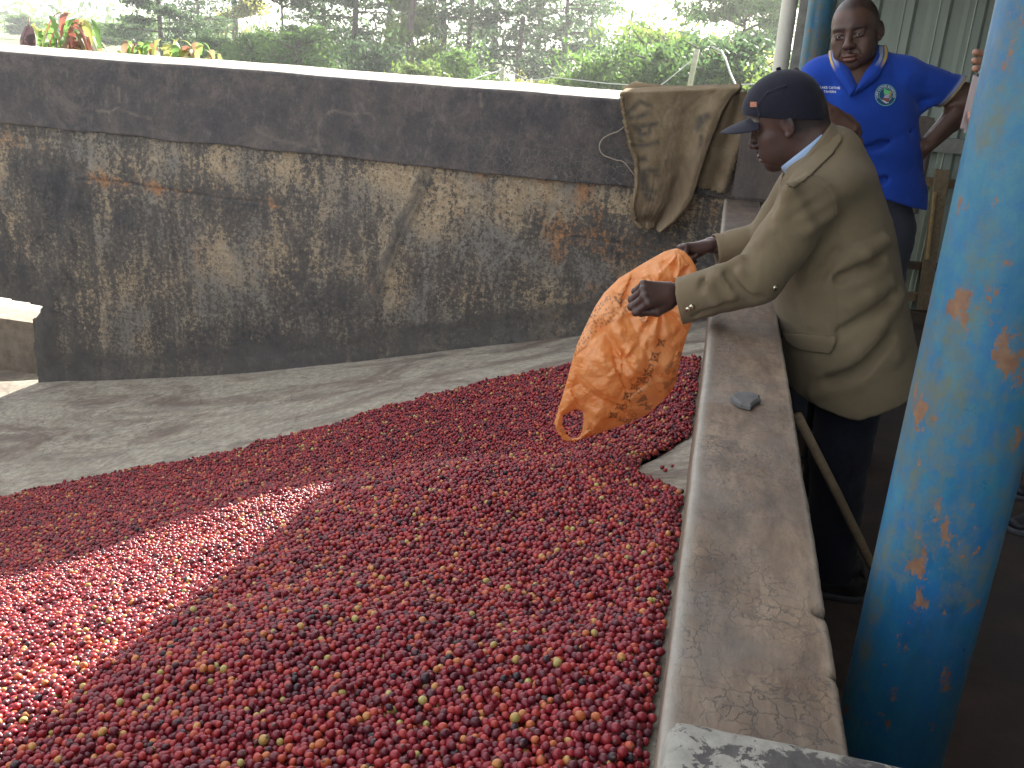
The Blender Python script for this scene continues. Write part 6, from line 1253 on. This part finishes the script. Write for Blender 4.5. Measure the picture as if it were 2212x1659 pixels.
def tree_mesh(kind, H, W, seed, n=9000, ls=.10, sparse=0.):
    global rng
    r0 = rng; rng = np.random.default_rng(seed); g = Geo(); C = []; T = []
    bend = rng.normal(0, .03, 2)*H; nt = 1 if kind != 'twin' else 2
    for k in range(nt):
        ox = (k*.5-.25)*1.1 if nt == 2 else 0; tz = np.linspace(0, H, 12); tr = [(ox+bend[0]*(t/H)**2+.03*math.sin(t*2+seed), bend[1]*(t/H)**2+.03*math.cos(t*1.7), t) for t in tz]; r = [.13*(1-.85*t/H)*(H/9) for t in tz]; g.tube(tr, r, 7)
    tp = lambda z: np.array([np.interp(z, tz, [p[i] for p in tr]) for i in range(3)])
    nb = {'pine': 46, 'twin': 40, 'broad': 26, 'umbrella': 22, 'thin': 16, 'tall': 34}[kind]
    per = n//nb
    for i in range(nb):
        f = (i+rng.random())/nb
        if kind in ('pine', 'twin'): z = H*(.12+.88*f); L = W*(.35+.75*(1-f))*rng.uniform(.6, 1.15); rise = -.02; th = .11; spread = .30
        elif kind == 'broad': z = H*(.25+.6*f); L = W*math.sqrt(max(.15, 1-(2*f-.9)**2))*rng.uniform(.4, 1.); rise = .45; th = .40; spread = .42
        elif kind == 'umbrella': z = H*(.55+.38*f); L = W*rng.uniform(.5, 1.)*(1-.45*f); rise = .35; th = .13; spread = .36
        elif kind == 'thin': z = H*(.45+.55*f); L = W*rng.uniform(.3, .8); rise = .5; th = .35; spread = .4
        else: z = H*(.08+.92*f); L = W*rng.uniform(.45, 1.05)*(1-.35*f); rise = .25; th = .26; spread = .34
        a = rng.uniform(0, 2*math.pi); d = np.array([math.cos(a), math.sin(a), rise*rng.uniform(.4, 1.4)]); p = tp(z); e = p+d*L; mid = p+d*L*.5+[0, 0, .04*L]
        g.tube([p, mid, e], [.045*(1-.5*f), .028, .010], 4, cap=False)
        m_ = int(per*rng.uniform(.5, 1.5)*(1-sparse*rng.random())); t = rng.uniform(.25, 1.1, m_)**.8; q = p+d*L*t[:, None]+rng.normal(0, 1, (m_, 3))*np.array([spread, spread, th])*L*(.35+.5*t[:, None])*.6; sub = rng.normal(0, 1, (7, 3))*np.array([.35, .35, th*.8])*L*.6+e-d*L*.3
        k = rng.integers(0, 7, m_); q2 = sub[k]+rng.normal(0, .16, (m_, 3))*L*np.array([1, 1, .5]); q = np.where(rng.random(m_)[:, None] < .6, q2, q); C.append(q); T.append(np.full(m_, rng.random()*.6)+rng.random(m_)*.4)
    C = np.concatenate(C); T = np.concatenate(T); V, F = leaves(C, ls, .3 if kind in ('pine', 'umbrella', 'twin') else 0); rng = r0
    mt = bpy.data.meshes.new('trunk'); mt.from_pydata(g.V, [], g.F); mt.shade_smooth(); mt.materials.append(BARK)
    mc = bpy.data.meshes.new('crown'); mc.from_pydata(V.tolist(), [], F.tolist()); a_ = mc.attributes.new('tone', 'FLOAT', 'POINT'); a_.data.foreach_set('value', np.repeat(T, 4).astype(np.float32)); return mt, mc
VAR = {}
def variant(key, *a, **k):
    VAR[key] = tree_mesh(*a, **k)
variant('p1', 'pine', 9.5, 2.6, 11, 9500, .12, .3); variant('p2', 'pine', 10.5, 2.3, 12, 7800, .12, .6); variant('tw', 'twin', 9, 2.5, 13, 11000, .12); variant('b1', 'broad', 7, 2.4, 14, 11000, .13); variant('b2', 'broad', 5.5, 2.6, 15, 11000, .12)
variant('t1', 'tall', 10.5, 1.5, 16, 11000, .12); variant('t2', 'tall', 10.5, 2.0, 17, 6800, .13, .7); variant('u1', 'umbrella', 5.6, 3.1, 18, 10000, .11); variant('th', 'thin', 7.5, .9, 19, 3500, .10, .5)
def tree(u, d, key, mat, label, s=1.0, rz=None, zs=1.0, name='tree', cat='tree', group='trees beyond the tank wall', z=-.35):
    p = at(u, 150, d); t = empty(name, (p[0], p[1], z), label, cat, group); t.rotation_euler = (0, 0, rng.uniform(0, 6.28) if rz is None else rz); t.scale = (s, s, s*zs)
    mt, mc = VAR[key]; a = bpy.data.objects.new('trunk', mt); COL.objects.link(a); a.parent = t
    c = bpy.data.objects.new('crown', mc); COL.objects.link(c); c.parent = t
    if len(mc.materials) == 0: mc.materials.append(mat)
    if mc.materials[0] != mat: c.material_slots[0].link = 'OBJECT'; c.material_slots[0].material = mat
    return t
TT = [
 (300, 62, 'b1', LM, 'hazy mid green tree left of the dark twin trunked conifer', .9, .50), (235, 70, 'b2', LM, 'low hazy round tree above the red leaved plant', .9, .50),
 (60, 95, 'b1', LM, 'faint bluish tree farthest left against the bright sky', .9, .50), (150, 85, 'b2', LM, 'small faint tree behind the big drooping leaves', .8, .5),
 (354, 46, 'tw', LD, 'dark twin trunked conifer left of the yellow green tree', .95, 1.0), (430, 54, 'p1', LD, 'layered dark conifer just right of the twin trunks', .9, 1.0),
 (510, 60, 't1', LY, 'tall pale yellow green tree at the left of the tree line', 1.5, 1.0), (470, 40, 'b2', LM, 'low spreading tree in front of the tall yellow green tree', .5, .7),
 (610, 42, 'u1', LD, 'dark flat topped tree with open sky behind it', 1.05, 1.0), (575, 50, 'b2', LM, 'rounded green tree under the flat topped dark tree', .62, .7),
 (665, 38, 'b2', LM, 'leafy green tree filling the gap right of the flat topped tree', .60, .8), (700, 48, 'p1', LD, 'leftmost of the tall dark pines in the middle', 1.15, 1.0),
 (765, 44, 'p2', LD, 'tall dark pine with spreading layered boughs left of the bright tree', 1.15, 1.0), (835, 46, 'p1', LD, 'dense dark pine directly behind the bright green tree', 1.1, 1.0), (885, 38, 't1', LB, 'slender sunlit bright green tree among the dark pines', 1.15, 1.0),
 (955, 46, 't2', LD, 'dark open crowned tree right of the bright green tree', 1.2, 1.0), (1010, 42, 'p2', LD, 'thin trunked dark pine left of the short fence post', 1.0, 1.0), (1065, 47, 't2', LD, 'dark tree with see-through boughs behind the short fence post', 1.25, 1.0),
 (1120, 40, 'p2', LD, 'dark pine with a bare straight trunk right of the short fence post', 1.0, 1.0), (1160, 44, 't2', LD, 'tall sparse dark tree with dead lower boughs', 1.2, 1.0), (1215, 39, 'p1', LD, 'last big dark pine before the open sky, leaning trunk', .95, 1.0), (1268, 50, 't2', LD, 'sparse tree at the right edge of the dark pines', .95, 1.0),
 (1352, 95, 'th', LM, 'small lone thin tree standing against the white sky', .95, 1.05), (1420, 55, 'b1', LM, 'low rounded tree under the white gap of sky', .55, .62), (1480, 46, 'b2', LB, 'sunlit leafy tree left of the tall fence post', .70, .8),
 (1595, 36, 'u1', LM, 'spreading umbrella shaped tree left of the white pipe', 1.05, 1.05), (1640, 42, 'b1', LM, 'green tree partly hidden by the white pipe', .75, .9), (1540, 48, 'b1', LM, 'green tree behind the tall fence post', .72, .8), (1680, 30, 'b2', LB, 'bright bush-like tree right behind the pier', .55, .8)]
for u, d, k, m_, lb, s, zs in TT: tree(u, d, k, m_, lb, s, zs=zs)
# understorey bushes along the foot of the trees
variant('bu1', 'broad', 2.2, 1.5, 31, 4200, .085); variant('bu2', 'broad', 2.6, 1.8, 32, 4200, .09)
BU = [(640, 27, LM, 'green bush below the flat topped dark tree', .8), (720, 30, LM, 'bush just above the wall top left of centre', .75), (800, 26, LD, 'dark bush under the pines left of the bright tree', .7), (900, 25, LB, 'bright green bush at the foot of the slender tree', .62), (975, 27, LM, 'bush beneath the sloping wire', .7), (1045, 24, LM, 'bush left of the short fence post', .55),
      (1165, 25, LY, 'yellow green bush in the sun between bare trunks', .45), (1235, 23, LB, 'sunlit bright bush right of the bare trunks', .62), (1300, 22, LM, 'dense green bush above the wall left of the sack', .75), (1370, 24, LD, 'dark green bush behind the burlap sack', .95), (1440, 22, LM, 'dense bush behind the middle of the sack', .9), (1520, 21, LM, 'bush crossed by the thin wire near the tall fence post', .9), (1600, 20, LD, 'dark bush between sack and cap', .95), (1650, 19, LB, 'bright bush against the white pipe', .8), (560, 30, LM, 'hazy bush above the wall at left centre', .7), (440, 28, LM, 'low bush right of the red leaved shrubs', .6), (1400, 30, LB, 'sunlit bush rising behind the dense green ones', 1.15), (1570, 28, LY, 'yellow green sunlit bush left of the white pipe', 1.1), (1480, 29, LB, 'broad bright bush under the tall fence post top', 1.1)]
for i, (u, d, m_, lb, s) in enumerate(BU): tree(u, d, 'bu1' if i % 2 else 'bu2', m_, lb, s, name='bush', cat='bush', group='bushes beyond the tank wall', z=-.25)
# far wooded line
C = []
for i in range(240): a = rng.uniform(-700, 2300); p = at(a, 150, rng.uniform(120, 190)); c = np.array([p[0], p[1], rng.uniform(0, 2.2)]); C.append(c+rng.normal(0, 1, (60, 3))*[2.6, 2.6, 2.0])
C = np.concatenate(C); V, F = leaves(C, .55); o = obj('far_wood', V, F, LM, attrs={'tone': np.repeat(rng.random(len(C)), 4)}, loc=(0, 150, 0)); tag(o, 'distant line of hazy trees behind the nearer ones', 'wood', kind='stuff')
# grass tufts on the ground beyond
C = np.c_[rng.uniform(-16, 14, 9000), rng.uniform(9, 44, 9000), np.zeros(9000)]; C[:, 2] = -.12+rng.uniform(0, .18, 9000); V, F = leaves(C, .10); o = obj('grass', V, F, LY, attrs={'tone': np.repeat(rng.random(9000), 4)}, loc=(0, 20, 0)); tag(o, 'tall sunlit grass and weeds growing beyond the tank', 'grass', kind='stuff')

# ---- plants with long drooping leaves just behind the wall
DR = {k: (lambda c: (lambda M: (M.set('Base_Color', M.ramp(M.noise(20, 4), [(.3, tuple(x*.7 for x in c)), (.7, c)])), M.translucent(tuple(min(1, x*1.5) for x in c), .5), M.m)[-1])(MT('leaf_'+k, .45)))(c) for k, c in dict(red=(.25, .085, .06), green=(.13, .24, .06), yellow=(.34, .36, .11), brown=(.22, .15, .09), dark=(.05, .03, .035)).items()}
def big_leaf(p, az_, L, w_, droop, name, mat, parent):
    V = []; n = 10; d = np.array([math.cos(az_), math.sin(az_), 0]); sd_ = np.array([-d[1], d[0], 0])
    for i in range(n):
        t = i/(n-1); q = p+d*L*(math.sin(min(t*1.25, 1.25)))*.62+np.array([0, 0, L*(.38*t-droop*t*t)]); ww = w_*math.sin(math.pi*(t*.93+.035))**.7
        for j in (-1, -.5, 0, .5, 1): V.append(q+sd_*ww*j+np.array([0, 0, -.28*ww*abs(j)+.03*w_*math.sin(t*9+j*3)]))
    o = obj(name, V, gridfaces(n, 5), mat, parent, smooth=True); return o
def plant(u, v, yb, h, n, kinds, label, L=(.10, .2), w_=.022, group=None, droop=1.1, name='leafy_plant'):
    b = aty(u, 150, yb); root = empty(name, (b[0], b[1], .0), label, 'plant', group); top = aty(u, v, yb); g = Geo(); N_ = 3
    for i in range(N_): q = np.array([b[0]+rng.normal(0, .05), b[1]+rng.normal(0, .05), 0]); e = top+[rng.normal(0, .06), rng.normal(0, .05), -.04-.10*rng.random()]; g.tube([q, (q+e)/2+rng.normal(0, .02, 3), e], [.012, .009, .005], 6)
    g.mk('stem', BARK, root, True)
    for i in range(n):
        z_ = top[2]-h*rng.random()**1.1; p = np.array([top[0]+rng.normal(0, .07), top[1]+rng.normal(0, .06), z_]); k = kinds[rng.integers(0, len(kinds))]
        big_leaf(p, rng.uniform(0, 6.28), rng.uniform(*L), w_*rng.uniform(.7, 1.3), droop*rng.uniform(.7, 1.3), 'leaf', DR[k], root)
plant(175, 30, 6.3, .36, 60, ['red', 'red', 'yellow', 'green', 'brown'], 'tall plant with long drooping red and yellow leaves behind the wall', (.16, .30), .024)
plant(130, 42, 6.5, .30, 34, ['green', 'red', 'green', 'yellow'], 'green and red leaved plant left of the tallest red one', (.12, .24), .024)
plant(90, 50, 6.6, .24, 26, ['green', 'yellow'], 'light green sprig beside the large dark hanging leaf', (.08, .16), .02)
plant(255, 100, 6.1, .14, 24, ['yellow', 'green', 'brown'], 'low yellow green shrub just above the wall, left of the reddish ones', (.08, .15), .02)
plant(300, 88, 6.1, .18, 36, ['red', 'yellow', 'green', 'brown'], 'low reddish shrub above the wall, second from the left', (.09, .16), .02)
plant(385, 84, 6.0, .20, 46, ['red', 'yellow', 'yellow', 'green'], 'bushy shrub with red and yellow leaves above the wall', (.09, .17), .022)
plant(435, 92, 6.0, .18, 30, ['red', 'yellow', 'green', 'brown'], 'shrub with curled red leaf tips, rightmost above the wall', (.09, .17), .02)
plant(480, 108, 6.0, .12, 8, ['red', 'brown', 'yellow'], 'few arching red leaves at the right end of the shrubs', (.10, .16), .018)
plant(20, 95, 6.6, .22, 30, ['yellow', 'green'], 'yellow green foliage at the far left above the wall', (.08, .16), .024)
def dark_leaf(u0, v0, u1, v1, y, label, w0):
    a = aty(u0, v0, y); b = aty(u1, v1, y); root = empty('hanging_leaf', tuple(b), label, 'leaf', 'large dark dried leaves'); V = []; n = 12
    for i in range(n):
        t = i/(n-1); q = a*(1-t)+b*t; ww = w0*math.sin(math.pi*(t*.86+.07))**.6
        for j in np.linspace(-1, 1, 9): V.append(q+np.array([ww*j, -.05*(1-j*j)*math.sin(math.pi*t), .006*math.sin(j*9+t*4)]))
    obj('blade', V, gridfaces(n, 9), DR['dark'], root, smooth=True); g = Geo(); g.tube([a+[0, .01, .06], a, (a+b)/2+[0, -.055, 0], b], [.004, .005, .004, .002], 6); g.mk('midrib', DR['brown'], root, True)
    g = Geo(); g.tube([b+[0, .02, .02], [b[0], b[1], .0]], [.014, .02], 7); g.mk('stalk', DR['brown'], root, True)
dark_leaf(62, 56, 58, 128, 6.4, 'large dark dried leaf hanging at the far left above the wall', .068); dark_leaf(178, 60, 185, 128, 6.45, 'dark maroon dried leaf hanging below the tall red leaved plant', .05)

# ---- fence posts and wires
def fence_post(u, vt, vb, d, r, label, lean=0):
    t = at(u, vt, d); b = np.array([t[0]+lean, t[1], -.3]); g = Geo(); pts = [b*(1-k)+t*k+np.array([.012*math.sin(k*7), 0, 0]) for k in np.linspace(0, 1, 8)]; g.tube(pts, [r*1.1]*4+[r]*4, 9)
    o = g.mk('fence_post', simple('pale_post', (.33, .33, .24), .9, .25, 12, .5), smooth=True); tag(o, label, 'fence post', 'pale wooden fence posts'); return t
f1 = fence_post(1086, 145, 195, 19, .042, 'short pale fence post in front of the dark pines'); f2 = fence_post(1505, 106, 212, 12.5, .036, 'tall pale fence post rising behind the burlap sack', -.10)
WIRE = simple('galvanised_wire', (.45, .46, .44), .5, .1, 10, 0, .3)
def wire(P, r, label, sag=0, n=24, name='wire', cat='wire'):
    P = [np.array(p) for p in P]; tt = np.linspace(0, len(P)-1, n*(len(P)-1)); Q = np.stack([np.interp(tt, np.arange(len(P)), [p[i] for p in P]) for i in range(3)], 1)
    for _ in range(6): Q[1:-1] = (Q[:-2]+Q[1:-1]*2+Q[2:])/4
    g = Geo(); g.tube(Q, r, 5); o = g.mk(name, WIRE, smooth=True); tag(o, label, cat)
wire([f1+[0, 0, -.05], at(1040, 165, 18.5), at(1000, 180, 18), at(930, 198, 17)], .011, 'wire sloping down to the left from the short fence post')
wire([f1+[0, 0, -.03], at(1100, 152, 18.8), at(1115, 160, 18), at(1140, 172, 17.5), at(1165, 173, 17), at(1190, 166, 16.5), at(1240, 172, 16), at(1310, 180, 15), at(1400, 186, 14), at(1500, 187, 12.5), at(1600, 183, 11.5), at(1660, 180, 11)], .0075, 'long sagging wire between the two fence posts and beyond')
wire([f1+[0, 0, -.12], at(1110, 178, 18.5), at(1130, 198, 18)], .009, 'short stay wire at the right of the short fence post')
wire([f2+[0, 0, -.10], at(1440, 175, 12.6), at(1395, 206, 12.7)], .007, 'thin stay wire sloping left from the tall fence post')
wire([at(1538, 101, 9.5), at(1558, 110, 9.4), at(1568, 130, 9.3), at(1578, 160, 9.2), at(1592, 190, 9.1), at(1602, 225, 9)], .010, 'thick pale bent wire slanting down behind the cap')
# ================================================================== ADDED HAZE
hz = bpy.data.meshes.new('haze'); bm = bmesh.new(); bmesh.ops.create_cube(bm, size=1); bm.to_mesh(hz); bm.free()  # haze volume added to imitate the veiling glare of the lens
ho = bpy.data.objects.new('haze', hz); COL.objects.link(ho); ho.scale = (860, 1060, 19.6); ho.location = (0, 100, 6.8); tag(ho, kind='stuff'); ho['label'] = 'thin haze added over the yard in place of lens glare'; ho['category'] = 'haze'
hm = bpy.data.materials.new('haze'); hm.use_nodes = True; t = hm.node_tree; t.nodes.clear(); pv = t.nodes.new('ShaderNodeVolumePrincipled'); ou = t.nodes.new('ShaderNodeOutputMaterial'); t.links.new(pv.outputs[0], ou.inputs[1])
pv.inputs['Color'].default_value = (.93, .95, 1, 1); pv.inputs['Density'].default_value = .0013; pv.inputs['Anisotropy'].default_value = .45; hz.materials.append(hm)
S.cycles.volume_bounces = 0
